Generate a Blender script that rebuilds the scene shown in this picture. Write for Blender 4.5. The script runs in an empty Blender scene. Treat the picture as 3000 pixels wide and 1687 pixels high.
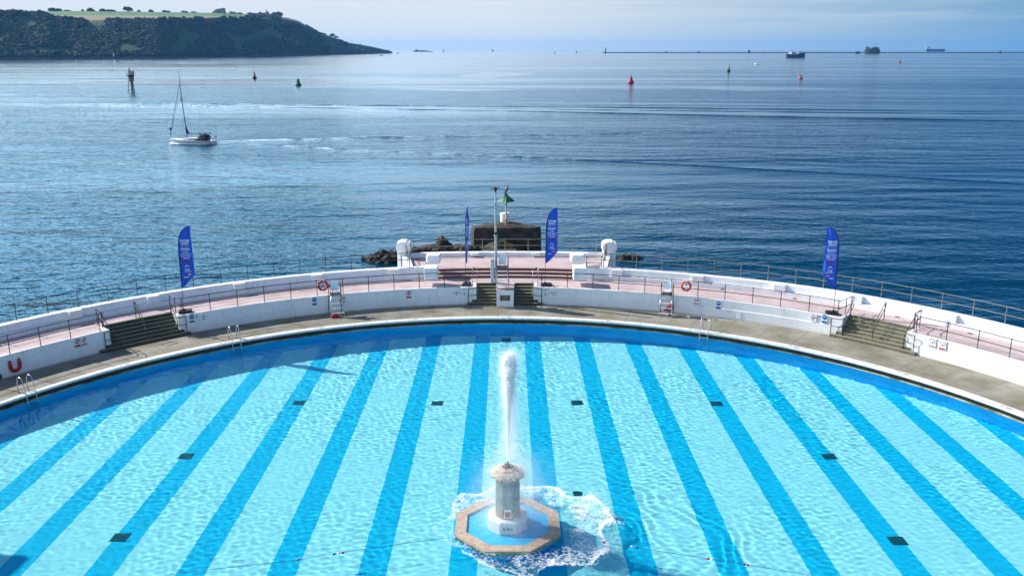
import bpy, bmesh, math, random
import numpy as np
from mathutils import Vector, Matrix, noise as mnoise
random.seed(7)
rng = np.random.default_rng(11)
sc = bpy.context.scene
COL = sc.collection
PI = math.pi
rad = math.radians

# ------------------------------------------------------------------ camera
F = 2600.0                      # focal length in pixels of the 3000 px wide photograph
CH = 17.0                       # camera height above the pool deck (z = 0)
PIT = math.atan(698.5 / F)
YAW = rad(.31)
cam = bpy.data.objects.new('camera', bpy.data.cameras.new('camera'))
COL.objects.link(cam)
cam.data.sensor_width = 36
cam.data.lens = F / 3000 * 36
cam.data.clip_start = .5
cam.data.clip_end = 120000
cam.location = (0, 0, CH)
cam.rotation_euler = (PI / 2 - PIT, 0, -YAW)
sc.camera = cam
SEA = -4.5
WL = -.45                       # pool water level


def at(px, py, z):
    """ground point at height z seen at photograph pixel px, py"""
    u = (px - 1500) / F
    v = (py - 843.5) / F
    t = (CH - z) / (math.sin(PIT) + v * math.cos(PIT))
    x = u * t
    y = (math.cos(PIT) - v * math.sin(PIT)) * t
    return Vector((x * math.cos(YAW) + y * math.sin(YAW), -x * math.sin(YAW) + y * math.cos(YAW), z))


def zat(py, x, y):
    """height at ground point x, y seen at pixel row py"""
    yy = x * math.sin(YAW) + y * math.cos(YAW)
    v = (py - 843.5) / F
    return CH - yy * (math.sin(PIT) + v * math.cos(PIT)) / (math.cos(PIT) - v * math.sin(PIT))


# ------------------------------------------------------------------ polar frame of the pool
CX, CY = -.64, 27.6


def sstep(a, b, t):
    t = max(0., min(1., (t - a) / (b - a)))
    return t * t * (3 - 2 * t)


def pol(th, r, z=0.):
    if r > 30:
        r = r + .45 * sstep(15, 42, th)
    a = rad(th)
    return Vector((CX + r * math.sin(a), CY + r * math.cos(a), z))


# ------------------------------------------------------------------ materials
MATS = {}


def mat(name, col, rough=.6, metal=0., var=0., scale=2., col2=None, bump=0., bscale=20., spec=.5, detail=6., lo=.35, hi=.65):
    """principled material; col2 mixes in by noise, var modulates brightness"""
    m = bpy.data.materials.new(name)
    m.use_nodes = True
    n, l = m.node_tree.nodes, m.node_tree.links
    b = n['Principled BSDF']
    b.inputs['Roughness'].default_value = rough
    b.inputs['Metallic'].default_value = metal
    b.inputs['Specular IOR Level'].default_value = spec
    b.inputs['Base Color'].default_value = (*col, 1)
    geo = None
    if var or col2 or bump:
        geo = n.new('ShaderNodeNewGeometry')
    if var or col2:
        t = n.new('ShaderNodeTexNoise')
        t.inputs['Scale'].default_value = scale
        t.inputs['Detail'].default_value = detail
        t.inputs['Roughness'].default_value = .65
        l.new(geo.outputs['Position'], t.inputs['Vector'])
        mr = n.new('ShaderNodeMapRange')
        mr.inputs['From Min'].default_value = lo
        mr.inputs['From Max'].default_value = hi
        l.new(t.outputs['Fac'], mr.inputs['Value'])
        mx = n.new('ShaderNodeMix')
        mx.data_type = 'RGBA'
        mx.inputs[6].default_value = (*col, 1)
        c2 = col2 or tuple(c * (1 - var) for c in col)
        mx.inputs[7].default_value = (*c2, 1)
        l.new(mr.outputs[0], mx.inputs[0])
        l.new(mx.outputs[2], b.inputs['Base Color'])
        m['mix'] = mx.name
    if bump:
        t2 = n.new('ShaderNodeTexNoise')
        t2.inputs['Scale'].default_value = bscale
        t2.inputs['Detail'].default_value = 5
        l.new(geo.outputs['Position'], t2.inputs['Vector'])
        bp = n.new('ShaderNodeBump')
        bp.inputs['Distance'].default_value = bump
        l.new(t2.outputs['Fac'], bp.inputs['Height'])
        l.new(bp.outputs[0], b.inputs['Normal'])
    MATS[name] = m
    return m


def node_math(n, l, op, a, b=None, clamp=False):
    k = n.new('ShaderNodeMath')
    k.operation = op
    k.use_clamp = clamp
    for i, v in enumerate((a, b)):
        if v is None:
            continue
        if isinstance(v, (int, float)):
            k.inputs[i].default_value = v
        else:
            l.new(v, k.inputs[i])
    return k.outputs[0]


M_white = mat('white_paint', (.80, .80, .80), .55, col2=(.62, .61, .58), scale=.9, lo=.52, hi=.8, bump=.004, bscale=30)


def weather(m, col, z0, z1, amt):
    """vertical runs and damp at the foot of a wall"""
    n, l = m.node_tree.nodes, m.node_tree.links
    b = n['Principled BSDF']
    g = n.new('ShaderNodeNewGeometry')
    mp = n.new('ShaderNodeMapping')
    mp.inputs['Scale'].default_value = (2.6, 2.6, .35)
    l.new(g.outputs['Position'], mp.inputs[0])
    t = n.new('ShaderNodeTexNoise')
    t.inputs['Scale'].default_value = 1.6
    t.inputs['Detail'].default_value = 8
    t.inputs['Roughness'].default_value = .7
    l.new(mp.outputs[0], t.inputs['Vector'])
    k = n.new('ShaderNodeMapRange')
    k.inputs['From Min'].default_value = .54
    k.inputs['From Max'].default_value = .78
    k.inputs['To Max'].default_value = amt
    l.new(t.outputs['Fac'], k.inputs['Value'])
    s = n.new('ShaderNodeSeparateXYZ')
    l.new(g.outputs['Position'], s.inputs[0])
    d = n.new('ShaderNodeMapRange')
    d.inputs['From Min'].default_value = z1
    d.inputs['From Max'].default_value = z0
    d.inputs['To Max'].default_value = .75
    l.new(s.outputs[2], d.inputs['Value'])
    f = node_math(n, l, 'MAXIMUM', k.outputs[0], node_math(n, l, 'MULTIPLY', d.outputs[0], t.outputs['Fac']))
    mx = n.new('ShaderNodeMix')
    mx.data_type = 'RGBA'
    mx.inputs[7].default_value = (*col, 1)
    l.new(b.inputs['Base Color'].links[0].from_socket, mx.inputs[6])
    l.new(f, mx.inputs[0])
    l.new(mx.outputs[2], b.inputs['Base Color'])


weather(M_white, (.38, .36, .28), 0., .14, .5)
M_pillar = mat('pillar_paint', (.82, .82, .81), .55, col2=(.66, .64, .60), scale=2.2, lo=.5, hi=.85)
M_tan = mat('stained_render', (.52, .44, .30), .8, var=.3, scale=2)
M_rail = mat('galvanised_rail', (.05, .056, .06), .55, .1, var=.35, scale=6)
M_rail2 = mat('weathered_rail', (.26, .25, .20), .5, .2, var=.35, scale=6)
M_steel = mat('stainless_steel', (.55, .56, .57), .28, .75)
M_black = mat('black_rubber', (.012, .012, .014), .55)
M_dark = mat('dark_metal', (.03, .032, .036), .5)
M_red = mat('red_plastic', (.42, .015, .012), .45)
M_orange = mat('orange_plastic', (.75, .07, .015), .45)
M_wplast = mat('white_plastic', (.8, .81, .82), .4)
M_grey = mat('pale_grey_paint', (.42, .47, .48), .5)
M_stone = mat('fountain_stone', (.52, .41, .31), .75, col2=(.37, .27, .195), scale=5, bump=.01, bscale=25)
M_stone2 = mat('fountain_column_stone', (.25, .31, .28), .6, col2=(.14, .20, .19), scale=4, bump=.008, bscale=30)
M_stone3 = mat('fountain_base_stone', (.30, .24, .14), .7, col2=(.22, .19, .12), scale=6, bump=.008, bscale=30)
M_basin = mat('basin_paint', (.04, .46, .80), .5, var=.25, scale=3)
M_rock = mat('wet_rock', (.030, .025, .017), .75, col2=(.006, .006, .006), scale=.9, bump=.15, bscale=3)
M_block = mat('weathered_concrete', (.060, .050, .036), .9, col2=(.014, .012, .010), scale=1.6, bump=.05, bscale=5, detail=10, lo=.4, hi=.66)
M_algae = mat('algae_rock', (.075, .058, .012), .7, col2=(.018, .014, .008), scale=2, bump=.05, bscale=5)
M_sign = mat('sign_white', (.78, .80, .80), .45)
M_sblue = mat('sign_blue', (.005, .11, .34), .45)
M_scyan = mat('sign_cyan', (.01, .27, .52), .45)
M_sred = mat('sign_red', (.40, .012, .03), .5)
M_sdark = mat('sign_dark', (.02, .02, .06), .5)
M_ghost = mat('faded_grey', (.60, .66, .66), .6)
M_bronze = mat('bronze_plaque', (.20, .18, .09), .5, .3)
M_flag = mat('flag_cloth', (.010, .085, .55), .7)
M_flagd = mat('flag_sleeve', (.006, .016, .16), .7)
M_mag = mat('magenta_print', (.22, .012, .12), .7)
M_wprint = mat('white_print', (.75, .76, .80), .7)
M_rprint = mat('red_print', (.55, .03, .05), .7)
M_rope = mat('lane_rope', (.03, .09, .25), .6)
M_drain = mat('drain_grate', (.03, .13, .17), .7, var=.4, scale=30)
M_hullw = mat('yacht_gelcoat', (.62, .64, .65), .25, var=.12, scale=1.5)
M_alum = mat('mast_aluminium', (.10, .12, .15), .45, .5)
M_canvas = mat('dark_canvas', (.012, .017, .03), .8)
M_skin = mat('skin', (.45, .25, .17), .6)
M_hair = mat('hair', (.03, .02, .015), .7)
M_bluecloth = mat('blue_clothes', (.01, .06, .25), .8)
M_yellow = mat('buoy_yellow', (.42, .26, .02), .5)
M_bblack = mat('buoy_black', (.012, .012, .016), .5)
M_green = mat('buoy_green', (.0, .12, .045), .45)
M_bred = mat('buoy_red', (.42, .004, .03), .45)
M_bpink = mat('faded_red', (.45, .17, .16), .6)
M_timber = mat('weathered_timber', (.45, .28, .14), .7)
M_shipblue = mat('ship_hull', (.02, .04, .10), .5)
M_shipred = mat('ship_red', (.16, .03, .03), .5)
M_shipw = mat('ship_superstructure', (.34, .40, .38), .5)
M_fort = mat('fort_granite', (.05, .042, .04), .9, var=.5, scale=.08)
M_darkstone = mat('breakwater_stone', (.13, .11, .11), .9, var=.4, scale=.02)
M_bird = mat('black_feathers', (.012, .012, .013), .5)
M_leaf = mat('tree_foliage', (.022, .034, .016), .9, col2=(.055, .075, .022), scale=.06, lo=.4, hi=.6)
M_trunk = mat('tree_bark', (.05, .035, .025), .9)
M_foam = mat('foam', (.86, .90, .92), .7)
M_silver = mat('white_tank', (.78, .78, .76), .5)

# pink promenade paving with joints that follow the curve
M_pink = mat('pink_paving', (.56, .45, .445), .8, col2=(.46, .34, .335), scale=.7, lo=.40, hi=.68, bump=.004)


def add_joints(m, spacing, width, darken, radial=None):
    n, l = m.node_tree.nodes, m.node_tree.links
    b = n['Principled BSDF']
    g = n.new('ShaderNodeNewGeometry')
    s = n.new('ShaderNodeSeparateXYZ')
    l.new(g.outputs['Position'], s.inputs[0])
    x = node_math(n, l, 'SUBTRACT', s.outputs[0], CX)
    y = node_math(n, l, 'SUBTRACT', s.outputs[1], CY)
    r = node_math(n, l, 'SQRT', node_math(n, l, 'ADD', node_math(n, l, 'MULTIPLY', x, x), node_math(n, l, 'MULTIPLY', y, y)))
    f = node_math(n, l, 'LESS_THAN', node_math(n, l, 'PINGPONG', r, spacing / 2), width / 2)
    if radial:
        a = node_math(n, l, 'ARCTAN2', x, y)
        f2 = node_math(n, l, 'LESS_THAN', node_math(n, l, 'PINGPONG', a, radial / 2), width / 60)
        f = node_math(n, l, 'MAXIMUM', f, f2)
    f = node_math(n, l, 'MULTIPLY', f, darken)
    src = b.inputs['Base Color'].links[0].from_socket
    mx = n.new('ShaderNodeMix')
    mx.data_type = 'RGBA'
    mx.inputs[7].default_value = (.10, .07, .06, 1)
    l.new(f, mx.inputs[0])
    l.new(src, mx.inputs[6])
    l.new(mx.outputs[2], b.inputs['Base Color'])


add_joints(M_pink, .62, .05, .45)


def rust(m):
    n, l = m.node_tree.nodes, m.node_tree.links
    b = n['Principled BSDF']
    g = n.new('ShaderNodeNewGeometry')
    s = n.new('ShaderNodeSeparateXYZ')
    l.new(g.outputs['Position'], s.inputs[0])
    x = node_math(n, l, 'SUBTRACT', s.outputs[0], CX)
    y = node_math(n, l, 'SUBTRACT', s.outputs[1], CY)
    r = node_math(n, l, 'SQRT', node_math(n, l, 'ADD', node_math(n, l, 'MULTIPLY', x, x), node_math(n, l, 'MULTIPLY', y, y)))
    k = n.new('ShaderNodeMapRange')
    k.inputs['From Min'].default_value = 32.4
    k.inputs['From Max'].default_value = 31.5
    l.new(r, k.inputs['Value'])
    t = n.new('ShaderNodeTexNoise')
    t.inputs['Scale'].default_value = .55
    t.inputs['Detail'].default_value = 6
    l.new(g.outputs['Position'], t.inputs['Vector'])
    q = n.new('ShaderNodeMapRange')
    q.inputs['From Min'].default_value = .52
    q.inputs['From Max'].default_value = .66
    q.inputs['To Max'].default_value = .75
    l.new(t.outputs['Fac'], q.inputs['Value'])
    mx = n.new('ShaderNodeMix')
    mx.data_type = 'RGBA'
    mx.inputs[7].default_value = (.42, .20, .08, 1)
    l.new(node_math(n, l, 'MULTIPLY', k.outputs[0], q.outputs[0]), mx.inputs[0])
    l.new(b.inputs['Base Color'].links[0].from_socket, mx.inputs[6])
    l.new(mx.outputs[2], b.inputs['Base Color'])


rust(M_pink)
M_deck = mat('deck_concrete', (.30, .285, .235), .85, col2=(.19, .172, .115), scale=.55, lo=.38, hi=.62, bump=.006, bscale=12)
add_joints(M_deck, 1.72, .045, .6, rad(4.2))
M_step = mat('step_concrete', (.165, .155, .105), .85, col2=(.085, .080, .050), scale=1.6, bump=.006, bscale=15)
M_shade_step = mat('shaded_step_concrete', (.075, .073, .048), .85, col2=(.035, .037, .022), scale=1.6, bump=.006, bscale=15)  # darker greenish step concrete: shade on these flights is put into the colour


def lit_worn_tops(m, col):
    """treads paler than the risers: wear plus sky light painted into the colour"""
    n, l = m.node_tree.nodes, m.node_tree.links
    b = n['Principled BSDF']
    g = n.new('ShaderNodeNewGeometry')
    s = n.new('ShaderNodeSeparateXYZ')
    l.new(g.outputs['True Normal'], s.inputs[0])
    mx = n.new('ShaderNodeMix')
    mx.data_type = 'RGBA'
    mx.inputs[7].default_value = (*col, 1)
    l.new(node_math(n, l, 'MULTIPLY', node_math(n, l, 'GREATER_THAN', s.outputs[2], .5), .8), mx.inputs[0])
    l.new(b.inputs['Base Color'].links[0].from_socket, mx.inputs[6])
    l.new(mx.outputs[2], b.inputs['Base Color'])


lit_worn_tops(M_shade_step, (.24, .24, .17))
lit_worn_tops(M_step, (.27, .25, .17))
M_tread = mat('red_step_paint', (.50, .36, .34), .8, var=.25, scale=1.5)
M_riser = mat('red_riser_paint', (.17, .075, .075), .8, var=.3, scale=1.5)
M_coping = mat('coping_stone', (.70, .69, .65), .7, col2=(.45, .44, .40), scale=2.5, lo=.5, hi=.75)
add_joints(M_coping, 90., .01, .8, rad(2.1))
M_gutter = mat('gutter_tiles', (.055, .062, .045), .7, col2=(.016, .02, .016), scale=5)
M_lip = mat('gutter_lip', (.50, .46, .33), .7, col2=(.14, .16, .10), scale=.8, lo=.45, hi=.6)
M_pwall = mat('pool_wall_paint', (.0, .50, .97), .6, col2=(.0, .36, .82), scale=.9, lo=.42, hi=.7)

# ------------------------------------------------------------------ mesh builder


class MB:
    def __init__(s):
        s.v, s.f, s.mi = [], [], []

    def add(s, v, f, mi=0):
        o = len(s.v)
        s.v += [tuple(p) for p in v]
        s.f += [tuple(i + o for i in q) for q in f]
        s.mi += [mi] * len(f)
        return s

    def box(s, c, d, rz=0., mi=0):
        x, y, z = (k / 2 for k in d)
        m = Matrix.Translation(c) @ Matrix.Rotation(rz, 4, 'Z')
        v = [m @ Vector(p) for p in ((-x, -y, -z), (x, -y, -z), (x, y, -z), (-x, y, -z), (-x, -y, z), (x, -y, z), (x, y, z), (-x, y, z))]
        return s.add(v, [(3, 2, 1, 0), (4, 5, 6, 7), (0, 1, 5, 4), (1, 2, 6, 5), (2, 3, 7, 6), (3, 0, 4, 7)], mi)

    def bbox(s, c, d, bev, rz=0., mi=0):
        """box with chamfered top and vertical edges"""
        x, y, z = (k / 2 for k in d)
        m = Matrix.Translation(c) @ Matrix.Rotation(rz, 4, 'Z')

        def ring(ix, zz):
            X, Y = x - ix, y - ix
            b = bev
            return [(-X + b, -Y, zz), (X - b, -Y, zz), (X, -Y + b, zz), (X, Y - b, zz), (X - b, Y, zz), (-X + b, Y, zz), (-X, Y - b, zz), (-X, -Y + b, zz)]
        rs = [ring(bev * .5, -z), ring(0, -z + bev), ring(0, z - bev), ring(bev * .7, z)]
        v = [m @ Vector(p) for r in rs for p in r]
        f = [tuple(range(7, -1, -1)), tuple(range(24, 32))]
        for k in range(3):
            for i in range(8):
                j = (i + 1) % 8
                f.append((k * 8 + i, k * 8 + j, k * 8 + 8 + j, k * 8 + 8 + i))
        return s.add(v, f, mi)

    def tube(s, path, r, n=8, closed=False, mi=0):
        P = [Vector(p) for p in path]
        R = r if isinstance(r, (list, tuple)) else [r] * len(P)
        v, f = [], []
        up = Vector((0, 0, 1))
        for i, p in enumerate(P):
            a = P[i - 1] if (i or closed) else p
            b = P[(i + 1) % len(P)] if (i < len(P) - 1 or closed) else p
            t = (b - a).normalized()
            q = t.cross(up)
            if q.length < 1e-3:
                q = t.cross(Vector((0, 1, 0)))
            q.normalize()
            w = t.cross(q)
            for k in range(n):
                g = 2 * PI * k / n
                v.append(p + (q * math.cos(g) + w * math.sin(g)) * R[i])
        m = len(P)
        for i in range(m if closed else m - 1):
            for k in range(n):
                a = i * n + k
                b = i * n + (k + 1) % n
                c = ((i + 1) % m) * n
                f.append((a, b, c + (k + 1) % n, c + k))
        if not closed:
            f.append(tuple(range(n - 1, -1, -1)))
            f.append(tuple(range((m - 1) * n, m * n)))
        return s.add(v, f, mi)

    def lathe(s, prof, c=(0, 0, 0), n=16, mi=0, rot=0., sx=1., sy=1.):
        v, f = [], []
        for r, z in prof:
            for k in range(n):
                g = 2 * PI * k / n + rot
                v.append((c[0] + r * math.cos(g) * sx, c[1] + r * math.sin(g) * sy, c[2] + z))
        for i in range(len(prof) - 1):
            for k in range(n):
                j = (k + 1) % n
                f.append((i * n + k, i * n + j, i * n + n + j, i * n + n + k))
        f.append(tuple(range(n - 1, -1, -1)))
        f.append(tuple(range((len(prof) - 1) * n, len(prof) * n)))
        return s.add(v, f, mi)

    def prism(s, poly, z0, z1, mi=0):
        n = len(poly)
        v = [(p[0], p[1], z0) for p in poly] + [(p[0], p[1], z1) for p in poly]
        f = [tuple(range(n - 1, -1, -1)), tuple(range(n, 2 * n))]
        f += [(i, (i + 1) % n, n + (i + 1) % n, n + i) for i in range(n)]
        return s.add(v, f, mi)

    def xprism(s, poly, y0, y1, mi=0):
        """polygon in x,z extruded along y"""
        n = len(poly)
        v = [(p[0], y0, p[1]) for p in poly] + [(p[0], y1, p[1]) for p in poly]
        f = [tuple(range(n)), tuple(range(2 * n - 1, n - 1, -1))]
        f += [(i, n + i, n + (i + 1) % n, (i + 1) % n) for i in range(n)]
        return s.add(v, f, mi)

    def arc(s, t0, t1, prof, step=1., caps=True, mi=0):
        """closed profile of (radius, height), swept about the pool centre from t0 to t1 degrees"""
        k = max(1, int(math.ceil((t1 - t0) / step)))
        n = len(prof)
        v, f = [], []
        for i in range(k + 1):
            t = t0 + (t1 - t0) * i / k
            v += [pol(t, r, z) for r, z in prof]
        for i in range(k):
            for j in range(n):
                q = (j + 1) % n
                f.append((i * n + j, i * n + q, i * n + n + q, i * n + n + j))
        if caps:
            f.append(tuple(range(n - 1, -1, -1)))
            f.append(tuple(range(k * n, k * n + n)))
        return s.add(v, f, mi)

    def blob(s, c, d, seed=0., amp=.25, fr=1., sub=2, mi=0):
        bm = bmesh.new()
        bmesh.ops.create_icosphere(bm, subdivisions=sub, radius=1)
        bm.verts.ensure_lookup_table()
        v = []
        for q in bm.verts:
            h = 1 + amp * mnoise.noise(q.co * fr + Vector((seed * 3.1, seed * 1.7, seed)))
            v.append((c[0] + q.co.x * h * d[0], c[1] + q.co.y * h * d[1], c[2] + q.co.z * h * d[2]))
        f = [tuple(p.index for p in q.verts) for q in bm.faces]
        bm.free()
        return s.add(v, f, mi)

    def build(s, name, mats, parent=None, smooth=False, world=False, up=False):
        d = bpy.data.meshes.new(name)
        v = s.v
        if world and parent is not None:
            mi = parent.matrix_basis.inverted()
            v = [tuple(mi @ Vector(p)) for p in v]
        d.from_pydata(v, [], s.f)
        for m in (mats if isinstance(mats, (list, tuple)) else [mats]):
            d.materials.append(m)
        d.polygons.foreach_set('material_index', s.mi)
        if smooth:
            d.polygons.foreach_set('use_smooth', [True] * len(d.polygons))
            if smooth is not True:
                d.set_sharp_from_angle(angle=rad(smooth))
        bm = bmesh.new()
        bm.from_mesh(d)
        bmesh.ops.recalc_face_normals(bm, faces=bm.faces)
        if up:
            bm.normal_update()
            fl_ = [q for q in bm.faces if q.normal.z < 0]
            bmesh.ops.reverse_faces(bm, faces=fl_)
        bm.to_mesh(d)
        bm.free()
        d.update()
        o = bpy.data.objects.new(name, d)
        COL.objects.link(o)
        if parent is not None:
            o.parent = parent
        return o


def tag(o, label=None, cat=None, group=None, kind=None):
    if label:
        o['label'] = label
    if cat:
        o['category'] = cat
    if group:
        o['group'] = group
    if kind:
        o['kind'] = kind
    return o


def thing(name, label, cat, loc=(0, 0, 0), rz=0., group=None):
    o = bpy.data.objects.new(name, None)
    o.empty_display_size = .2
    COL.objects.link(o)
    o.location = loc
    o.rotation_euler = (0, 0, rz)
    o.matrix_basis = Matrix.Translation(loc) @ Matrix.Rotation(rz, 4, 'Z')
    return tag(o, label, cat, group)


def pthing(name, label, cat, th, r, z, group=None):
    """thing placed on the pool circle: local x to the right, local y outwards"""
    return thing(name, label, cat, pol(th, r, z), -rad(th), group)


def dup(src, loc, rz, label, group=None, kids=None):
    r = src.copy()
    COL.objects.link(r)
    r.location = loc
    r.rotation_euler = (0, 0, rz)
    r['label'] = label
    if group:
        r['group'] = group

    def rec(a, b):
        for ch in a.children:
            c = ch.copy()
            COL.objects.link(c)
            c.parent = b
            rec(ch, c)
    rec(src, r)
    return r


def share(o, name, parent, loc, rz=0.):
    """another object using the same mesh as o"""
    c = bpy.data.objects.new(name, o.data)
    COL.objects.link(c)
    c.parent = parent
    c.location = loc
    c.rotation_euler = (0, 0, rz)
    return c


_fc = {}


def text(s, size, m, parent, loc, name='lettering', ext=.004, sx=1., mirror=False):
    """printed letters in the local x,z plane, facing local -y"""
    key = (s, size, ext)
    if key not in _fc:
        c = bpy.data.curves.new('txt', 'FONT')
        c.body = s
        c.size = size
        c.align_x = 'CENTER'
        c.align_y = 'CENTER'
        c.extrude = ext
        c.resolution_u = 2
        c.offset = size * .018
        o = bpy.data.objects.new('txt', c)
        COL.objects.link(o)
        dg = bpy.context.evaluated_depsgraph_get()
        me = bpy.data.meshes.new_from_object(o.evaluated_get(dg))
        bpy.data.objects.remove(o)
        me.name = 'lettering'
        _fc[key] = me
    me = _fc[key].copy()
    me.transform(Matrix.Rotation(PI / 2, 4, 'X') @ Matrix.Diagonal((sx, 1, 1, 1)))
    me.materials.clear()
    me.materials.append(m)
    o = bpy.data.objects.new(name, me)
    COL.objects.link(o)
    o.parent = parent
    o.location = loc
    return o


UNDER = []      # objects under the pool water, which receive the refracted sunlight

# ------------------------------------------------------------------ sky and sun
AZ, EL = rad(114), rad(35.5)
SD = Vector((-math.sin(AZ) * math.cos(EL), -math.cos(AZ) * math.cos(EL), math.sin(EL)))
w = bpy.data.worlds.new('World')
sc.world = w
w.use_nodes = True
n, l = w.node_tree.nodes, w.node_tree.links
bg = n['Background']
sky = n.new('ShaderNodeTexSky')
sky.sky_type = 'NISHITA'
sky.sun_disc = False
sky.sun_elevation = EL
sky.sun_rotation = math.atan2(SD.x, SD.y)
sky.air_density = 1.
sky.dust_density = .4
sky.ozone_density = 2.
tc = n.new('ShaderNodeTexCoord')
sx = n.new('ShaderNodeSeparateXYZ')
l.new(tc.outputs['Generated'], sx.inputs[0])
# pale sea haze low in the sky, brighter towards the sun
ax = node_math(n, l, 'ADD', node_math(n, l, 'MULTIPLY', sx.outputs[0], -.91), node_math(n, l, 'MULTIPLY', sx.outputs[1], .41))
mr = n.new('ShaderNodeMapRange')
mr.inputs['From Min'].default_value = -.15
mr.inputs['From Max'].default_value = 1.
l.new(ax, mr.inputs['Value'])
rp_ = n.new('ShaderNodeValToRGB')
cr_ = rp_.color_ramp
cr_.elements[0].position = .05
cr_.elements[0].color = (.15, .30, .46, 1)
cr_.elements[1].position = .92
cr_.elements[1].color = (.57, .61, .65, 1)
e_ = cr_.elements.new(.49)
e_.color = (.54, .60, .64, 1)
l.new(mr.outputs[0], rp_.inputs[0])
hz = n.new('ShaderNodeVectorMath')
hz.operation = 'SCALE'
hz.inputs['Scale'].default_value = 10
l.new(rp_.outputs[0], hz.inputs[0])
# thin streaks of cloud
mp = n.new('ShaderNodeMapping')
mp.inputs['Scale'].default_value = (2.2, 2.2, 42)
mp.inputs['Rotation'].default_value = (0, .03, 0)
l.new(tc.outputs['Generated'], mp.inputs[0])
cn = n.new('ShaderNodeTexNoise')
cn.inputs['Scale'].default_value = 2.3
cn.inputs['Detail'].default_value = 7
cn.inputs['Roughness'].default_value = .6
l.new(mp.outputs[0], cn.inputs['Vector'])
cr = n.new('ShaderNodeMapRange')
cr.inputs['From Min'].default_value = .44
cr.inputs['From Max'].default_value = .72
cr.inputs['To Max'].default_value = .38
l.new(cn.outputs['Fac'], cr.inputs['Value'])
up = n.new('ShaderNodeMapRange')
up.inputs['From Min'].default_value = .008
up.inputs['From Max'].default_value = .04
l.new(sx.outputs[2], up.inputs['Value'])
cl = n.new('ShaderNodeMix')
cl.data_type = 'RGBA'
cl.inputs[7].default_value = (6.3, 6.7, 7.0, 1)
l.new(node_math(n, l, 'MULTIPLY', cr.outputs[0], up.outputs[0]), cl.inputs[0])
l.new(hz.outputs[0], cl.inputs[6])
# the glow reaches higher towards the sun
ft_ = n.new('ShaderNodeMapRange')
ft_.inputs['From Min'].default_value = -.05
ft_.inputs['From Max'].default_value = .75
ft_.inputs['To Min'].default_value = .11
ft_.inputs['To Max'].default_value = .62
l.new(ax, ft_.inputs['Value'])
fe = n.new('ShaderNodeMapRange')
fe.interpolation_type = 'SMOOTHSTEP'
fe.inputs['From Min'].default_value = .05
fe.inputs['To Min'].default_value = 1
fe.inputs['To Max'].default_value = 0
l.new(ft_.outputs[0], fe.inputs['From Max'])
l.new(sx.outputs[2], fe.inputs['Value'])
fin = n.new('ShaderNodeMix')
fin.data_type = 'RGBA'
l.new(fe.outputs[0], fin.inputs[0])
tint = n.new('ShaderNodeMix')
tint.data_type = 'RGBA'
tint.blend_type = 'MULTIPLY'
tint.inputs[0].default_value = 1
tint.inputs[7].default_value = (.15, .36, .62, 1)
l.new(sky.outputs[0], tint.inputs[6])
l.new(tint.outputs[2], fin.inputs[6])
l.new(cl.outputs[2], fin.inputs[7])
# bright milky band above the horizon towards the sun


def ramp01(v_, a, b_):
    k = n.new('ShaderNodeMapRange')
    k.interpolation_type = 'SMOOTHSTEP'
    k.inputs['From Min'].default_value = a
    k.inputs['From Max'].default_value = b_
    l.new(v_, k.inputs['Value'])
    return k.outputs[0]


gl = node_math(n, l, 'MULTIPLY', ramp01(ax, .10, .92), ramp01(sx.outputs[2], .045, .15))
gl = node_math(n, l, 'MULTIPLY', gl, node_math(n, l, 'SUBTRACT', 1., ramp01(sx.outputs[2], .28, .50)))
ga = n.new('ShaderNodeVectorMath')
ga.operation = 'SCALE'
ga.inputs[0].default_value = (18.5, 21, 23)
l.new(gl, ga.inputs['Scale'])
gs = n.new('ShaderNodeVectorMath')
gs.operation = 'ADD'
# fill glow added to the sky behind the camera, lifts the shaded walls
bk = node_math(n, l, 'MULTIPLY', ramp01(node_math(n, l, 'MULTIPLY', sx.outputs[1], -1.), .05, .6), ramp01(sx.outputs[2], -.02, .2))
gb = n.new('ShaderNodeVectorMath')
gb.operation = 'SCALE'
gb.inputs[0].default_value = (2.3, 2.9, 3.6)
l.new(bk, gb.inputs['Scale'])
gc = n.new('ShaderNodeVectorMath')
gc.operation = 'ADD'
l.new(fin.outputs[2], gc.inputs[0])
l.new(gb.outputs[0], gc.inputs[1])
l.new(gc.outputs[0], gs.inputs[0])
l.new(ga.outputs[0], gs.inputs[1])
l.new(gs.outputs[0], bg.inputs[0])
bg.inputs[1].default_value = .1
L = bpy.data.lights.new('sun', 'SUN')
L.energy = 5.0
L.angle = rad(.53)
L.color = (1, .95, .88)
L.cycles.is_caustics_light = True
lo = bpy.data.objects.new('sun', L)
COL.objects.link(lo)
lo.rotation_euler = SD.to_track_quat('Z', 'Y').to_euler()
lo.location = SD * 300
sc.view_settings.view_transform = 'Standard'
sc.view_settings.look = 'None'
sc.view_settings.exposure = .44
sc.cycles.caustics_refractive = True
sc.cycles.transparent_max_bounces = 24
sc.cycles.volume_bounces = 4

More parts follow.
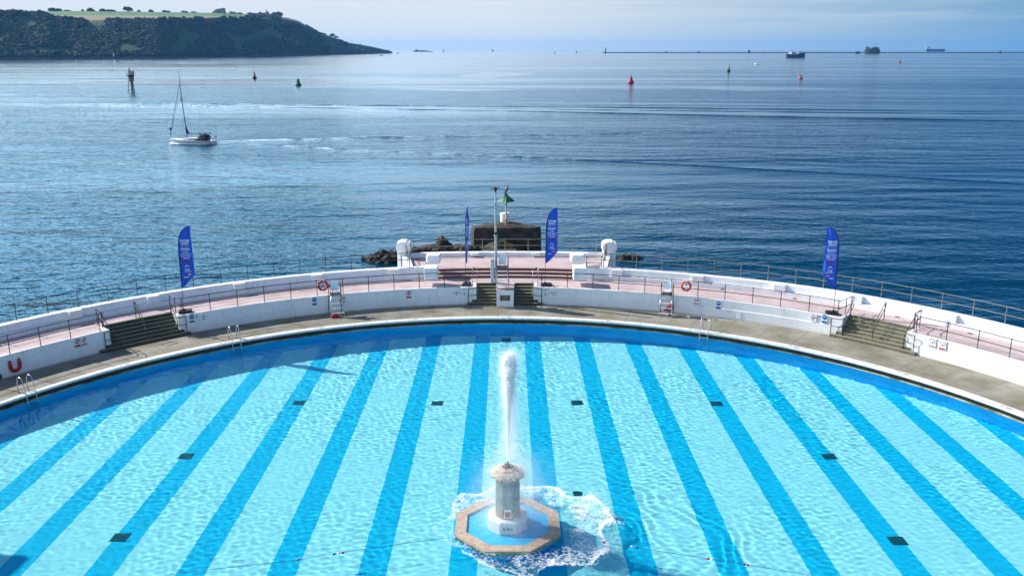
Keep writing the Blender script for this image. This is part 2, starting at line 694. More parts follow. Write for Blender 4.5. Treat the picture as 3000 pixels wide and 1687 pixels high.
# ------------------------------------------------------------------ the sea
M_sea = bpy.data.materials.new('sea_water')
M_sea.use_nodes = True
n, l = M_sea.node_tree.nodes, M_sea.node_tree.links
n.remove(n['Principled BSDF'])
sdf = n.new('ShaderNodeBsdfDiffuse')
sdf.inputs['Color'].default_value = (.0, .030, .058, 1)
sgl = n.new('ShaderNodeBsdfGlossy')
stn = n.new('ShaderNodeMix')
stn.data_type = 'RGBA'
stn.inputs[6].default_value = (.34, .74, 1, 1)
stn.inputs[7].default_value = (1, 1, 1, 1)
srm = n.new('ShaderNodeMapRange')
srm.inputs['From Min'].default_value = .22
srm.inputs['From Max'].default_value = .85
sgl.inputs['Roughness'].default_value = .09
sfr = n.new('ShaderNodeFresnel')
sfr.inputs['IOR'].default_value = 1.333
smx = n.new('ShaderNodeMixShader')
l.new(sfr.outputs[0], smx.inputs[0])
l.new(sfr.outputs[0], srm.inputs['Value'])
l.new(srm.outputs[0], stn.inputs[0])
l.new(stn.outputs[2], sgl.inputs['Color'])
l.new(sdf.outputs[0], smx.inputs[1])
l.new(sgl.outputs[0], smx.inputs[2])
l.new(smx.outputs[0], n['Material Output'].inputs['Surface'])
g = n.new('ShaderNodeNewGeometry')


def sea_noise(scale, sx_, sy_, rot, det=4., rough=.55):
    mp = n.new('ShaderNodeMapping')
    mp.vector_type = 'POINT'
    mp.inputs['Rotation'].default_value = (0, 0, rot)
    mp.inputs['Scale'].default_value = (sx_, sy_, 1)
    l.new(g.outputs['Position'], mp.inputs[0])
    t = n.new('ShaderNodeTexNoise')
    t.noise_dimensions = '2D'
    t.inputs['Scale'].default_value = scale
    t.inputs['Detail'].default_value = det
    t.inputs['Roughness'].default_value = rough
    l.new(mp.outputs[0], t.inputs['Vector'])
    return t.outputs['Fac']


ripple = sea_noise(1.0, .7, 1.3, rad(-14), 3, .5)
chop = sea_noise(.16, .5, 1.3, rad(-24), 3, .5)
swell = sea_noise(.05, .35, 1.2, rad(-18), 2, .5)
h = node_math(n, l, 'ADD', node_math(n, l, 'MULTIPLY', ripple, .20), node_math(n, l, 'MULTIPLY', chop, .78))
h = node_math(n, l, 'ADD', h, node_math(n, l, 'MULTIPLY', swell, .9))
slick = sea_noise(.011, .16, 1.0, rad(3), 4, .6)
sl = n.new('ShaderNodeMapRange')
sl.inputs['From Min'].default_value = .36
sl.inputs['From Max'].default_value = .58
sl.inputs['To Min'].default_value = .22
sl.inputs['To Max'].default_value = 1.
l.new(slick, sl.inputs['Value'])
bp = n.new('ShaderNodeBump')
bp.inputs['Distance'].default_value = 1.
bp.inputs['Strength'].default_value = 1.
sp_ = n.new('ShaderNodeSeparateXYZ')
l.new(g.outputs['Position'], sp_.inputs[0])
cm = n.new('ShaderNodeMapRange')        # calmer water farther out in the bay
cm.interpolation_type = 'SMOOTHSTEP'
cm.inputs['From Min'].default_value = 200
cm.inputs['From Max'].default_value = 1100
cm.inputs['To Min'].default_value = 1.
cm.inputs['To Max'].default_value = .5
l.new(sp_.outputs[1], cm.inputs['Value'])
hs = node_math(n, l, 'MULTIPLY', h, sl.outputs[0])
l.new(node_math(n, l, 'MULTIPLY', hs, cm.outputs[0]), bp.inputs['Height'])
for q_ in (sgl, sfr):
    l.new(bp.outputs[0], q_.inputs['Normal'])
SE = 20000
o = MB().add([(-SE, -300, SEA), (SE, -300, SEA), (SE, SE, SEA), (-SE, SE, SEA)], [(0, 1, 2, 3)]).build('sea', M_sea, up=True)
tag(o, kind='structure')


def ridge_line(name, path, width, height):
    """a low smooth wave crest along a path of ground points"""
    P = [Vector(p) for p in path]
    Q = []
    for i in range(len(P) - 1):
        k = 40
        for j in range(k):
            Q.append(P[i].lerp(P[i + 1], j / k))
    Q.append(P[-1])
    v, f = [], []
    cs = [-1, -.7, -.4, -.15, .15, .4, .7, 1]
    m = len(Q)
    for i, p in enumerate(Q):
        t = (Q[min(i + 1, m - 1)] - Q[max(i - 1, 0)]).normalized()
        q = Vector((-t.y, t.x, 0))
        e = math.sin(PI * min(1, max(0, (i + .3) / m * 1.0))) ** .35
        wob = 1 + .5 * mnoise.noise(p * .08)
        for c in cs:
            z = SEA - .02 + height * e * wob * (math.cos(c * PI) * .5 + .5) + .015
            pp = p + q * (c * width * (1 + .3 * mnoise.noise(p * .05 + Vector((9, 0, 0)))))
            v.append((pp.x, pp.y, z if abs(c) < 1 else SEA - .03))
    k = len(cs)
    for i in range(m - 1):
        for j in range(k - 1):
            f.append((i * k + j, i * k + j + 1, i * k + k + j + 1, i * k + k + j))
    o = MB().add(v, f).build(name, M_sea, smooth=True, up=True)
    return tag(o, kind='structure')


S = lambda x, y: at(x, y, SEA)
ridge_line('wake_water', [S(640, 413), S(1000, 405), S(1500, 396), S(2100, 386)], 1.3, .135)
ridge_line('wake_water', [S(640, 416), S(1000, 437), S(1500, 458), S(2000, 484), S(2600, 516), S(3100, 545)], 1.3, .135)
ridge_line('wake_water', [S(-50, 305), S(700, 306), S(1500, 313), S(2300, 320), S(3100, 330)], 1.6, .22)
ridge_line('wake_water', [S(150, 307), S(700, 313), S(1500, 326), S(2300, 343), S(3100, 356)], 1.6, .22)
ridge_line('wake_water', [S(1400, 318), S(2200, 328), S(3100, 336)], 1.5, .2)

M_slick = M_sea.copy()
M_slick.name = 'slick_water'
for q_ in M_slick.node_tree.nodes:
    if q_.type == 'BUMP':
        q_.inputs['Strength'].default_value = .28


def slick_band(top, bot, seed):
    a_ = [S(*q) for q in top]
    c_ = [S(*q) for q in bot]
    k = 120
    v, f = [], []
    for i in range(k + 1):
        u = i / k * (len(a_) - 1)
        j = min(int(u), len(a_) - 2)
        p, q = a_[j].lerp(a_[j + 1], u - j), c_[j].lerp(c_[j + 1], u - j)
        tp = math.sin(PI * min(1, max(0, i / k))) ** .5
        mid_ = p.lerp(q, .5)
        for e, w_ in ((p, 0), (q, 1)):
            d = (e - mid_) * tp * (1 + .6 * mnoise.noise(Vector((e.x * .02, seed + w_ * 3, 0))) + .3 * mnoise.noise(Vector((e.x * .09, seed + w_ * 5, 0))))
            v.append((mid_.x + d.x, mid_.y + d.y, SEA + .012))
    for i in range(k):
        f.append((i * 2, i * 2 + 1, i * 2 + 3, i * 2 + 2))
    o = MB().add(v, f).build('slick_water', M_slick, up=True)
    tag(o, kind='structure')


slick_band([(100, 308), (800, 310), (1500, 316), (2300, 325), (3100, 333)], [(100, 309), (800, 314), (1500, 326), (2300, 342), (3100, 352)], 1)
slick_band([(1450, 300), (2000, 303), (3000, 312)], [(1450, 303), (2000, 307), (3000, 317)], 2)
slick_band([(1300, 424), (1700, 430), (2300, 438)], [(1300, 426), (1700, 435), (2300, 446)], 3)
slick_band([(1150, 258), (1350, 260), (1520, 263)], [(1150, 264), (1350, 268), (1520, 266)], 4)
slick_band([(1330, 222), (1420, 212), (1560, 214)], [(1330, 226), (1420, 228), (1560, 224)], 5)
slick_band([(1960, 252), (2200, 254), (2500, 260)], [(1960, 260), (2200, 266), (2500, 266)], 6)

# ------------------------------------------------------------------ pool basin
TA = 104.0
DEEP0, DEEP1 = -WL * 0 + 1.1, 2.35


def depth(y):
    return max(.95, min(2.4, 1.1 + 1.25 * (y - 28) / 26.5))


M_floor = bpy.data.materials.new('pool_floor_paint')
M_floor.use_nodes = True
n, l = M_floor.node_tree.nodes, M_floor.node_tree.links
b = n['Principled BSDF']
b.inputs['Roughness'].default_value = .7
g = n.new('ShaderNodeNewGeometry')
s = n.new('ShaderNodeSeparateXYZ')
l.new(g.outputs['Position'], s.inputs[0])
pp = node_math(n, l, 'PINGPONG', s.outputs[0], 3.225 / 2)
st = node_math(n, l, 'GREATER_THAN', pp, 3.225 / 2 - .515)
nn = n.new('ShaderNodeTexNoise')
nn.inputs['Scale'].default_value = .5
nn.inputs['Detail'].default_value = 6
l.new(g.outputs['Position'], nn.inputs['Vector'])
ma = n.new('ShaderNodeMix')
ma.data_type = 'RGBA'
ma.inputs[6].default_value = (.86, .91, .93, 1)
ma.inputs[7].default_value = (.95, .96, .96, 1)
l.new(nn.outputs['Fac'], ma.inputs[0])
nn.inputs['Roughness'].default_value = .7
mb = n.new('ShaderNodeMix')
mb.data_type = 'RGBA'
mb.inputs[7].default_value = (.0, .58, .86, 1)
l.new(st, mb.inputs[0])
l.new(ma.outputs[2], mb.inputs[6])
n2_ = n.new('ShaderNodeTexNoise')
n2_.inputs['Scale'].default_value = 1.1
n2_.inputs['Detail'].default_value = 8
n2_.inputs['Roughness'].default_value = .72
l.new(g.outputs['Position'], n2_.inputs['Vector'])
m2_ = n.new('ShaderNodeMapRange')
m2_.inputs['From Min'].default_value = .52
m2_.inputs['From Max'].default_value = .75
m2_.inputs['To Max'].default_value = .35
l.new(n2_.outputs['Fac'], m2_.inputs['Value'])
jx = node_math(n, l, 'LESS_THAN', node_math(n, l, 'PINGPONG', s.outputs[1], 2.4), .012)
mc = n.new('ShaderNodeMix')
mc.data_type = 'RGBA'
mc.inputs[7].default_value = (.10, .42, .52, 1)
l.new(node_math(n, l, 'MAXIMUM', m2_.outputs[0], node_math(n, l, 'MULTIPLY', jx, .35)), mc.inputs[0])
l.new(mb.outputs[2], mc.inputs[6])
l.new(mc.outputs[2], b.inputs['Base Color'])
NEAR = 20.4
m = MB()
N = 90
rings = [0, 7, 14, 20, 24, 26, 28.4]
v, f = [(CX, CY, WL - depth(CY))], []
for r in rings[1:]:
    for k in range(N):
        a = 2 * PI * k / N
        x, y = CX + r * math.sin(a), CY + r * math.cos(a)
        v.append((x, max(y, NEAR - .1), WL - depth(max(y, NEAR - .1))))
for k in range(N):
    f.append((0, 1 + k, 1 + (k + 1) % N))
for i in range(len(rings) - 2):
    for k in range(N):
        a, c = 1 + i * N, 1 + (i + 1) * N
        f.append((a + k, c + k, c + (k + 1) % N, a + (k + 1) % N))
o = m.add(v, f).build('pool_floor', M_floor, up=True)
tag(o, kind='structure')
UNDER.append(o)
# wall under water, gutter, lip
m = MB()
m.arc(-TA, TA, [(28.22, WL + .02), (28.6, WL + .02), (28.6, -3.2), (28.22, -3.2)], 1)
m.box((CX, NEAR - .2, -1.7), (58, .4, 2.9))
o = m.build('pool_wall', M_pwall, smooth=30)
tag(o, kind='structure')
UNDER.append(o)
o = MB().arc(-TA, TA, [(28.16, WL + .028), (28.16, WL + .075), (28.31, WL + .075), (28.31, WL + .028)], 1).build('pool_gutter', M_lip, smooth=30)
tag(o, kind='structure')
o = MB().arc(-TA, TA, [(28.33, -.09), (28.33, WL + .03), (28.6, WL + .03), (28.6, -.09)], 1).build('pool_gutter', M_gutter, smooth=30)
tag(o, kind='structure')
m = MB()
m.arc(-TA, TA, [(28.04, -.09), (28.04, .012), (28.055, .022), (28.50, .022), (28.50, -.09)], 1)
m.box((CX, NEAR - .25, -.12), (56, .5, .3))
coping = m.build('pool_coping', M_coping, smooth=30)
tag(coping, kind='structure')
# deck
v, f = [], []
k = 0
for i in range(int(TA * 2) + 1):
    t = -TA + i
    v += [pol(t, 28.5, 0), pol(t, 29.4, 0), pol(t, 30.4, 0), pol(t, 31.46, 0)]
for i in range(int(TA * 2)):
    for j in range(3):
        f.append((i * 4 + j, i * 4 + j + 1, i * 4 + 5 + j, i * 4 + 4 + j))
m = MB().add(v, f)
m.add([(-36, -40, -.004), (36, -40, -.004), (36, NEAR - .4, -.004), (-36, NEAR - .4, -.004)], [(0, 1, 2, 3)])
o = m.build('deck', M_deck, up=True)
tag(o, kind='structure')

# water surface: real waves, real refraction
hh = .07
X = np.arange(CX - 28.4, CX + 28.4, hh)
Y = np.arange(NEAR, CY + 28.4, hh)
nx, ny = len(X), len(Y)
N = 1024


def spectrum(l0, sg, seed, direc=None, spread=1.):
    r_ = np.random.default_rng(seed)
    kk = np.fft.fftfreq(N, hh) * 2 * np.pi
    KX, KY = np.meshgrid(kk, kk)
    K = np.hypot(KX, KY) + 1e-6
    lam = 2 * np.pi / K
    A = np.exp(-(np.log(lam / l0) / sg) ** 2) * lam
    if direc is not None:
        A = A * (np.abs(np.cos(np.arctan2(KY, KX) - direc)) ** spread)
    h_ = np.fft.ifft2(A * np.exp(2j * np.pi * r_.random((N, N)))).real
    h_ /= h_.std()
    return h_[:ny, :nx]


XX, YY = np.meshgrid(X, Y)
R0 = np.hypot(XX, YY - 29.6)
HW = .0013 * spectrum(.34, .3, 1, rad(70), 1.0) + .0013 * spectrum(.62, .4, 2, rad(60), .6) + .0018 * spectrum(1.3, .5, 4)
amp = .55 + .75 * np.clip(spectrum(9, .6, 5) * .5 + .5, 0, 1)
HW = HW * amp * .85
HW += .0042 * np.sin(2 * np.pi * (R0 - .25 * spectrum(3, .5, 8)) / .62) * np.exp(-((R0 - 6.2) / 2.6) ** 2) * np.clip(.35 + .65 * (XX - 1) / 5, 0, 1)
keep = np.hypot(XX - CX, YY - CY) < 28.3
idx = np.arange(nx * ny).reshape(ny, nx)
kq = keep[:-1, :-1] & keep[1:, :-1] & keep[:-1, 1:] & keep[1:, 1:]
Q = np.stack([idx[:-1, :-1], idx[:-1, 1:], idx[1:, 1:], idx[1:, :-1]], -1)[kq]
used = np.unique(Q)
rem = np.full(nx * ny, -1)
rem[used] = np.arange(len(used))
Q = rem[Q]
V = np.stack([XX, YY, HW + WL], -1).reshape(-1, 3)[used]


def grid_mesh(name, V, Q, m, smooth=True):
    d = bpy.data.meshes.new(name)
    d.vertices.add(len(V))
    d.vertices.foreach_set('co', np.ascontiguousarray(V, dtype=np.float32).ravel())
    d.loops.add(Q.size)
    d.loops.foreach_set('vertex_index', np.ascontiguousarray(Q, dtype=np.int32).ravel())
    d.polygons.add(len(Q))
    d.polygons.foreach_set('loop_start', np.arange(len(Q), dtype=np.int32) * Q.shape[1])
    d.polygons.foreach_set('use_smooth', np.full(len(Q), smooth))
    d.materials.append(m)
    d.update(calc_edges=True)
    o = bpy.data.objects.new(name, d)
    COL.objects.link(o)
    return o


M_pool = bpy.data.materials.new('pool_water')
M_pool.use_nodes = True
n, l = M_pool.node_tree.nodes, M_pool.node_tree.links
n.remove(n['Principled BSDF'])
rf = n.new('ShaderNodeBsdfRefraction')
rf.inputs['Color'].default_value = (.57, .975, 1, 1)
rf.inputs['Roughness'].default_value = 0
rf.inputs['IOR'].default_value = 1.333
gs_ = n.new('ShaderNodeBsdfGlossy')
gs_.inputs['Color'].default_value = (.16, .42, .62, 1)
gs_.inputs['Roughness'].default_value = 0
fr = n.new('ShaderNodeFresnel')
fr.inputs['IOR'].default_value = 1.333
ms = n.new('ShaderNodeMixShader')
l.new(node_math(n, l, 'MULTIPLY', fr.outputs[0], .55), ms.inputs[0])
l.new(rf.outputs[0], ms.inputs[1])
l.new(gs_.outputs[0], ms.inputs[2])
l.new(ms.outputs[0], n['Material Output'].inputs['Surface'])
o = grid_mesh('pool_water', V, Q, M_pool)
tag(o, kind='structure')
o.cycles.is_caustics_caster = True

# drain plates on the pool floor
dr = None
for i, (x, y, lab) in enumerate([
        (-11.1, 44.1, 'dark drain grate on the pool floor, far row, leftmost'),
        (-3.75, 44.1, 'dark drain grate on the pool floor, far row, just left of the fountain jet'),
        (3.7, 44.1, 'dark drain grate on the pool floor, far row, just right of the fountain jet'),
        (11.1, 43.9, 'dark drain grate on the pool floor, far row, rightmost'),
        (-14.83, 37.6, 'dark drain grate at the left side of the pool floor, middle distance'),
        (14.82, 37.4, 'dark drain grate at the right side of the pool floor, middle distance'),
        (-14.83, 30.4, 'dark drain grate nearest the camera on the left of the pool floor'),
        (14.81, 30.0, 'dark drain grate nearest the camera on the right of the pool floor'),
        (2.95, 33.9, 'small dark drain grate half under foam behind the fountain'),
        (-.1, 54.9, 'dark drain grate at the foot of the far pool wall')]):
    z = WL - depth(y)
    if dr is None:
        m = MB()
        m.box((0, 0, .015), (.60, .60, .03))
        for k in range(7):
            m.box((0, -.24 + k * .08, .035), (.54, .03, .02))
        dr = m.build('drain_grate', M_drain)
        o = dr
    else:
        o = dr.copy()
        COL.objects.link(o)
    if i == 8:
        o.scale = (.6, .6, 1)
    o.location = (x, y, z)
    o.rotation_euler = (math.atan(-1.25 / 26.5), 0, 0)
    tag(o, lab, 'drain grate', 'drain grates on the pool floor')
    UNDER.append(o)

# ------------------------------------------------------------------ promenade, walls, steps
SL0, SL1 = -45.9, -38.5        # left steps between these angles
SR0, SR1 = 41.3, 48.2          # right steps
XL0, XL1 = -2.72, -.22         # centre steps, left of the plinth
XR0, XR1 = 2.02, 4.45
RS = 32.62
PZ = 1.2
m = MB()
for t0, t1, ri in ((-TA, SL0, 31.6), (SL0, SL1, RS), (SL1, XL0, 31.6), (XL0, XR1, RS), (XR1, SR0, 31.6), (SR0, SR1, RS), (SR1, TA, 31.6)):
    k = max(1, int((t1 - t0)))
    v, f = [], []
    for i in range(k + 1):
        t = t0 + (t1 - t0) * i / k
        v += [pol(t, ri, PZ), pol(t, 33.5, PZ), pol(t, 34.6, PZ)]
    for i in range(k):
        f += [(i * 3, i * 3 + 1, i * 3 + 4, i * 3 + 3), (i * 3 + 1, i * 3 + 2, i * 3 + 5, i * 3 + 4)]
    m.add(v, f)
m.add([pol(XL1, 30.62, PZ), pol(XR0, 30.62, PZ), pol(XR0, RS, PZ), pol(XL1, RS, PZ)], [(0, 1, 2, 3)])
o = m.build('promenade', M_pink, up=True)
tag(o, kind='structure')

WPROF = [(31.40, -.05), (31.40, .62), (31.44, .64), (31.44, PZ + .0), (31.46, PZ + .02), (31.60, PZ + .02), (31.62, PZ), (31.62, -.05)]


def cheek(m, t, side):
    """wall along the side of a flight of steps"""
    d = .36
    t0, t1 = (t - d, t) if side < 0 else (t, t + d)
    m.arc(t0, t1, [(31.622, -.05), (31.622, PZ + .016), (RS - .02, PZ + .016), (RS - .02, -.05)], 1)


for t0, t1, c0, c1, lab in (
        (-TA, SL0, 0, 1, 'white painted retaining wall at far left with a red U shaped float on it'),
        (SL1, XL0, 1, 1, 'white painted retaining wall between the left steps and the centre steps'),
        (XR1, SR0, 1, 1, 'white painted retaining wall between the centre steps and the right steps'),
        (SR1, TA, 1, 0, 'white sunlit retaining wall at far right beyond the right steps')):
    m = MB().arc(t0, t1, WPROF, 1)
    if c0:
        cheek(m, t0, 1)
    if c1:
        cheek(m, t1, -1)
    o = m.build('retaining_wall', M_white, smooth=30)
    tag(o, lab, 'wall', 'retaining walls round the pool deck')


def flight(name, t0, t1, wide0, wide1, lab, ms=None):
    ms = ms or M_shade_step
    root = pthing(name, lab, 'steps', (t0 + t1) / 2, 31.15, 0)
    for i in range(7):
        a, c = (t0 - wide0, t1 + wide1) if i == 0 else ((t0 - wide0 * .5, t1 + wide1 * .5) if i == 1 else (t0 + .02, t1 - .02))
        r0 = 31.13 + i * .235
        r1 = r0 + .25 if i < 6 else RS + .03
        if i < 2:
            MB().arc(a, c, [(r0, 0 if i else -.02), (r0, PZ / 7 * (i + 1) - .01), (r0 + .012, PZ / 7 * (i + 1)), (31.39, PZ / 7 * (i + 1)), (31.39, 0)], .7).build('step', ms, root, smooth=30, world=True)
            MB().arc(t0 + .02, t1 - .02, [(31.391, 0), (31.391, PZ / 7 * (i + 1)), (31.8, PZ / 7 * (i + 1)), (31.8, 0)], .7).build('step', ms, root, smooth=30, world=True)
        else:
            zt = PZ / 7 * (i + 1) + (.004 if i == 6 else 0)
            MB().arc(a, c, [(r0, 0), (r0, zt - .01), (r0 + .012, zt), (r1, zt), (r1, 0)], .7).build('step', ms, root, smooth=30, world=True)
    return root


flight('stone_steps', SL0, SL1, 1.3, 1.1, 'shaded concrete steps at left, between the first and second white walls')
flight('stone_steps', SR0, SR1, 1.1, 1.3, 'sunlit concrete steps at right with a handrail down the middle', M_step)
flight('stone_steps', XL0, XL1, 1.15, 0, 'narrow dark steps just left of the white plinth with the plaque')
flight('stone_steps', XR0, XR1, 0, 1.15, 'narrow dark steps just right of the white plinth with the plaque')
# plinth with plaque between the centre steps
t = pthing('plaque_plinth', 'white square plinth with a bronze plaque between the centre steps', 'plinth', .9, 30.6, 0)
m = MB()
a, c = XL1 + .03, XR0 - .03
m.arc(a, c, [(30.6, 0), (30.6, PZ - .008), (RS, PZ - .008), (RS, 0)], .5)
m.build('plinth_block', M_white, t, world=True)
MB().box((0, -.012, .66), (.66, .024, .40)).box((0, -.03, .66), (.40, .02, .30)).build('plaque', [M_bronze], t)
for s_ in (-1, 1):
    MB().xprism([(s_ * .33, .46), (s_ * .33, .86), (s_ * .2, .81), (s_ * .2, .51)], -.034, -.026).build('plaque_border', M_dark, t)
m = MB()
for k in range(6):
    m.box((0, -.042, .76 - k * .04), (.30 - .05 * (k % 3), .004, .014))
m.build('plaque_lettering', M_dark, t)

# sea wall: plinth, ledge, upper wall
SWP = [(34.2, PZ - .05), (34.2, 1.50), (34.22, 1.515), (34.46, 1.53), (34.50, 1.92), (34.53, 1.95), (35.00, 1.95), (35.03, 1.92), (35.10, -6), (34.9, -6), (34.9, PZ - .05)]
for t0, t1, bts, lab in (
        (-TA, -8.8, (-47.15, -39.3, -30.15, -21.4, -12.45, -56, -65), 'long white sea wall on the left, curving from the frame edge to the terrace pillars'),
        (10.4, TA, (14.2, 23.6, 32.7, 40.8, 50.2, 59.5, 69), 'long white sunlit sea wall on the right, curving from the terrace pillars to the frame edge')):
    root = pthing('sea_wall', lab, 'sea wall', (t0 + t1) / 2, 34.5, PZ, 'white sea walls')
    MB().arc(t0, t1, SWP, 1).build('wall', M_white, root, smooth=30, world=True)
    for k in bts:
        MB().arc(k - .62, k + .62, [(34.19, 1.45), (34.19, 1.952), (34.21, 1.962), (34.7, 1.962), (34.7, 1.45)], .4).build('buttress', M_white, root, world=True)
# promenade drain holes
for k, (th, r) in enumerate(((26.5, 34.1), (34.5, 34.05), (45.3, 34.0), (52.5, 33.95))):
    o = MB().box((0, 0, 0), (.26, .16, .02)).box((0, 0, .008), (.2, .03, .02)).build('drain_slot', M_dark)
    o.location = pol(th, r, PZ + .012)
    o.rotation_euler = (0, 0, -rad(th))
    tag(o, ('small dark drain slot at the foot of the right sea wall, nearest the orange ring',
            'small dark drain slot by the sea wall, left of the rightmost flag',
            'small dark drain slot by the sea wall above the right steps',
            'small dark drain slot by the sea wall, farthest right')[k], 'drain slot', 'drain slots along the right sea wall')

# upper terrace
TZ = 1.72
m = MB()
poly = [(-5.9, 62.56), (5.55, 62.56), (7.0, 64), (7.45, 66.4), (4, 66.75), (-.2, 66.85), (-4, 66.75), (-7.45, 66.4), (-7.2, 64)]
m.prism(poly, -6, TZ)
o = m.build('terrace', M_pink)
tag(o, kind='structure')
root = thing('terrace_steps', 'three wide red steps up to the upper terrace behind the mast', 'steps', (-.15, 61.7, PZ))
for i in range(2):
    z1 = PZ + (TZ - PZ) / 3 * (i + 1)
    r0 = 34.0 + i * .42
    MB().arc(-7.2, 8.8, [(r0, PZ - .05), (r0, z1 - .012), (r0 + .5, z1 - .012), (r0 + .5, PZ - .05)], 1).build('riser', M_riser, root, world=True)
    MB().arc(-7.2, 8.8, [(r0 - .012, z1 - .012), (r0 - .012, z1 + .006), (r0 + .5, z1 + .006), (r0 + .5, z1 - .012)], 1).build('tread', M_tread, root, world=True)
r0 = 34.84
MB().arc(-7.2, 8.8, [(r0, PZ - .05), (r0, TZ - .012), (r0 + .5, TZ - .012), (r0 + .5, PZ - .05)], 1).build('riser', M_riser, root, world=True)
MB().arc(-7.2, 8.8, [(r0 - .012, TZ - .012), (r0 - .012, TZ + .008), (r0 + .4, TZ + .008), (r0 + .4, TZ - .012)], 1).build('tread', M_tread, root, world=True)
# kerb at the seaward edge
root = thing('terrace_kerb', 'low white kerb wall along the seaward edge of the upper terrace', 'kerb', (-.15, 66.3, TZ))
m = MB()
kp = [(-7.4, 65.7), (-5, 66.0), (-2.5, 66.15), (-.15, 66.2), (2.3, 66.15), (4.8, 66.0), (7.2, 65.7)]
for a, c in zip(kp[:-1], kp[1:]):
    m.add([(a[0], a[1], TZ - .1), (c[0], c[1], TZ - .1), (c[0], c[1], 2.02), (a[0], a[1], 2.02), (a[0], a[1] + .5, 2.02), (c[0], c[1] + .5, 2.02), (c[0], c[1] + .5, -6), (a[0], a[1] + .5, -6)],
          [(0, 1, 2, 3), (3, 2, 5, 4), (4, 5, 6, 7)])
m.build('kerb_wall', M_white, root, world=True, smooth=30)
for x in (-2.45, 2.2):
    MB().bbox((x, 66.05, 1.94), (.62, .5, .2), .03).build('kerb_block', M_white, root, world=True)

# pillars
def pillar(name, x, y, z0, zt, lab, vault=False):
    root = thing(name, lab, 'pillar', (x, y, 0), 0, 'white pillars of the upper terrace')
    if not vault:
        m = MB()
        m.bbox((0, 0, (z0 + zt - .55) / 2), (.90, .90, zt - .55 - z0), .03)
        m.build('shaft', M_pillar, root)
        m = MB()
        m.bbox((0, 0, zt - .29), (1.02, 1.02, .58), .10)
        m.build('cap', M_pillar, root)
        m = MB()
        m.box((0, -.456, zt - .62), (.60, .02, .14))
        m.build('name_tablet', M_white, root)
        MB().box((0, -.455, zt - .90), (.22, .016, .36)).build('notice', M_ghost, root)
        MB().lathe([(.05, -.006), (.05, .006)], (0, 0, 0), 10).build('notice_symbol', M_rail, root)
        o = root.children[-1]
        o.location = (0, -.468, zt - .82)
        o.rotation_euler = (PI / 2, 0, 0)
    else:
        m = MB()
        m.bbox((0, 0, (z0 + zt - .62) / 2), (.92, 1.0, zt - .62 - z0), .03)
        m.build('shaft', M_pillar, root)
        m = MB()
        pts = [(-.53, zt - .64), (.53, zt - .64), (.53, zt - .30)]
        for k in range(9):
            a = PI * k / 8
            pts.append((.53 * math.cos(a), zt - .30 + .30 * math.sin(a)))
        pts.append((-.53, zt - .30))
        m.xprism(pts, -.56, .56)
        m.build('vaulted_cap', M_pillar, root)
        for k in range(4):
            a = PI * (.18 + .21 * k)
            MB().box((.50 * math.cos(a), 0, zt - .30 + .29 * math.sin(a)), (.10, 1.14, .06)).build('cap_rib', M_pillar, root)
    return root


pillar('gate_pillar', -5.28, 61.98, 1.15, 2.86, 'square white pillar left of the red terrace steps, with a clear notice')
pillar('gate_pillar', 5.02, 61.98, 1.15, 2.86, 'square white pillar right of the red terrace steps, with a faded notice')
pillar('gate_pillar', -7.85, 65.9, -6, 3.02, 'dome topped white pillar at the left seaward corner of the terrace', True)
pillar('gate_pillar', 7.72, 65.8, -6, 3.02, 'dome topped white pillar at the right seaward corner of the terrace', True)
for sgn, lab in ((-1, 'short white wall running seaward with a handrail, left side of the terrace'), (1, 'short white wall running seaward with a handrail, right side of the terrace')):
    if sgn < 0:
        a, c = Vector((-6.95, 61.6, 0)), Vector((-7.65, 65.36, 0))
    else:
        a, c = Vector((6.85, 61.4, 0)), Vector((7.5, 65.26, 0))
    root = thing('return_wall', lab, 'wall', (a.x, a.y, 0))
    t = (c - a).normalized()
    q = Vector((t.y, -t.x, 0)) * .25
    MB().prism([a - q, a + q, c + q, c - q], -6, 1.972).build('wall', M_white, root, world=True)
    rr = thing('handrail', 'slim dark handrail on the short white wall, %s of the terrace' % ('left' if sgn < 0 else 'right'), 'handrail', (a.x, a.y, 1.97))
    P = [a.lerp(c, .03), a.lerp(c, .5), a.lerp(c, .93)]
    for p in P:
        MB().tube([(p.x, p.y, 1.96), (p.x, p.y, 2.92)], .028, 7).build('post', M_rail, rr, world=True)
    for z in (2.92, 2.45):
        MB().tube([(p.x, p.y, z) for p in P], .026, 7).build('rail', M_rail, rr, world=True)

# ------------------------------------------------------------------ railings


def post_mesh(hgt, m, knob=True):
    mm = MB()
    prof = [(.034, 0), (.034, .02), (.025, .03), (.025, hgt * .48), (.042, hgt * .49), (.046, hgt * .52), (.042, hgt * .55), (.025, hgt * .56), (.025, hgt * .955), (.045, hgt * .965), (.046, hgt), (.03, hgt + .03), (.008, hgt + .04)]
    return mm.lathe(prof, n=8)


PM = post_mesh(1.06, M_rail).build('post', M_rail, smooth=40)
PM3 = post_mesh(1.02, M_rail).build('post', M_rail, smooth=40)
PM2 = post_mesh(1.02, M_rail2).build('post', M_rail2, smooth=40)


def railing(lab, ths, r, z, hgt, proto, m, t0=None, t1=None, group=None):
    root = pthing('railing', lab, 'railing', (ths[0] + ths[-1]) / 2, r, z, group)
    inv = root.matrix_basis.inverted()
    for t in ths:
        share(proto, 'post', root, inv @ pol(t, r, z), rad((ths[0] + ths[-1]) / 2 - t))
    t0 = ths[0] if t0 is None else t0
    t1 = ths[-1] if t1 is None else t1
    for nm, hz_ in (('top_rail', hgt - .01), ('middle_rail', hgt * .52)):
        k = max(2, int((t1 - t0)))
        MB().tube([pol(t0 + (t1 - t0) * i / k, r, z + hz_) for i in range(k + 1)], .024, 7).build(nm, m, root, smooth=True, world=True)
    return root


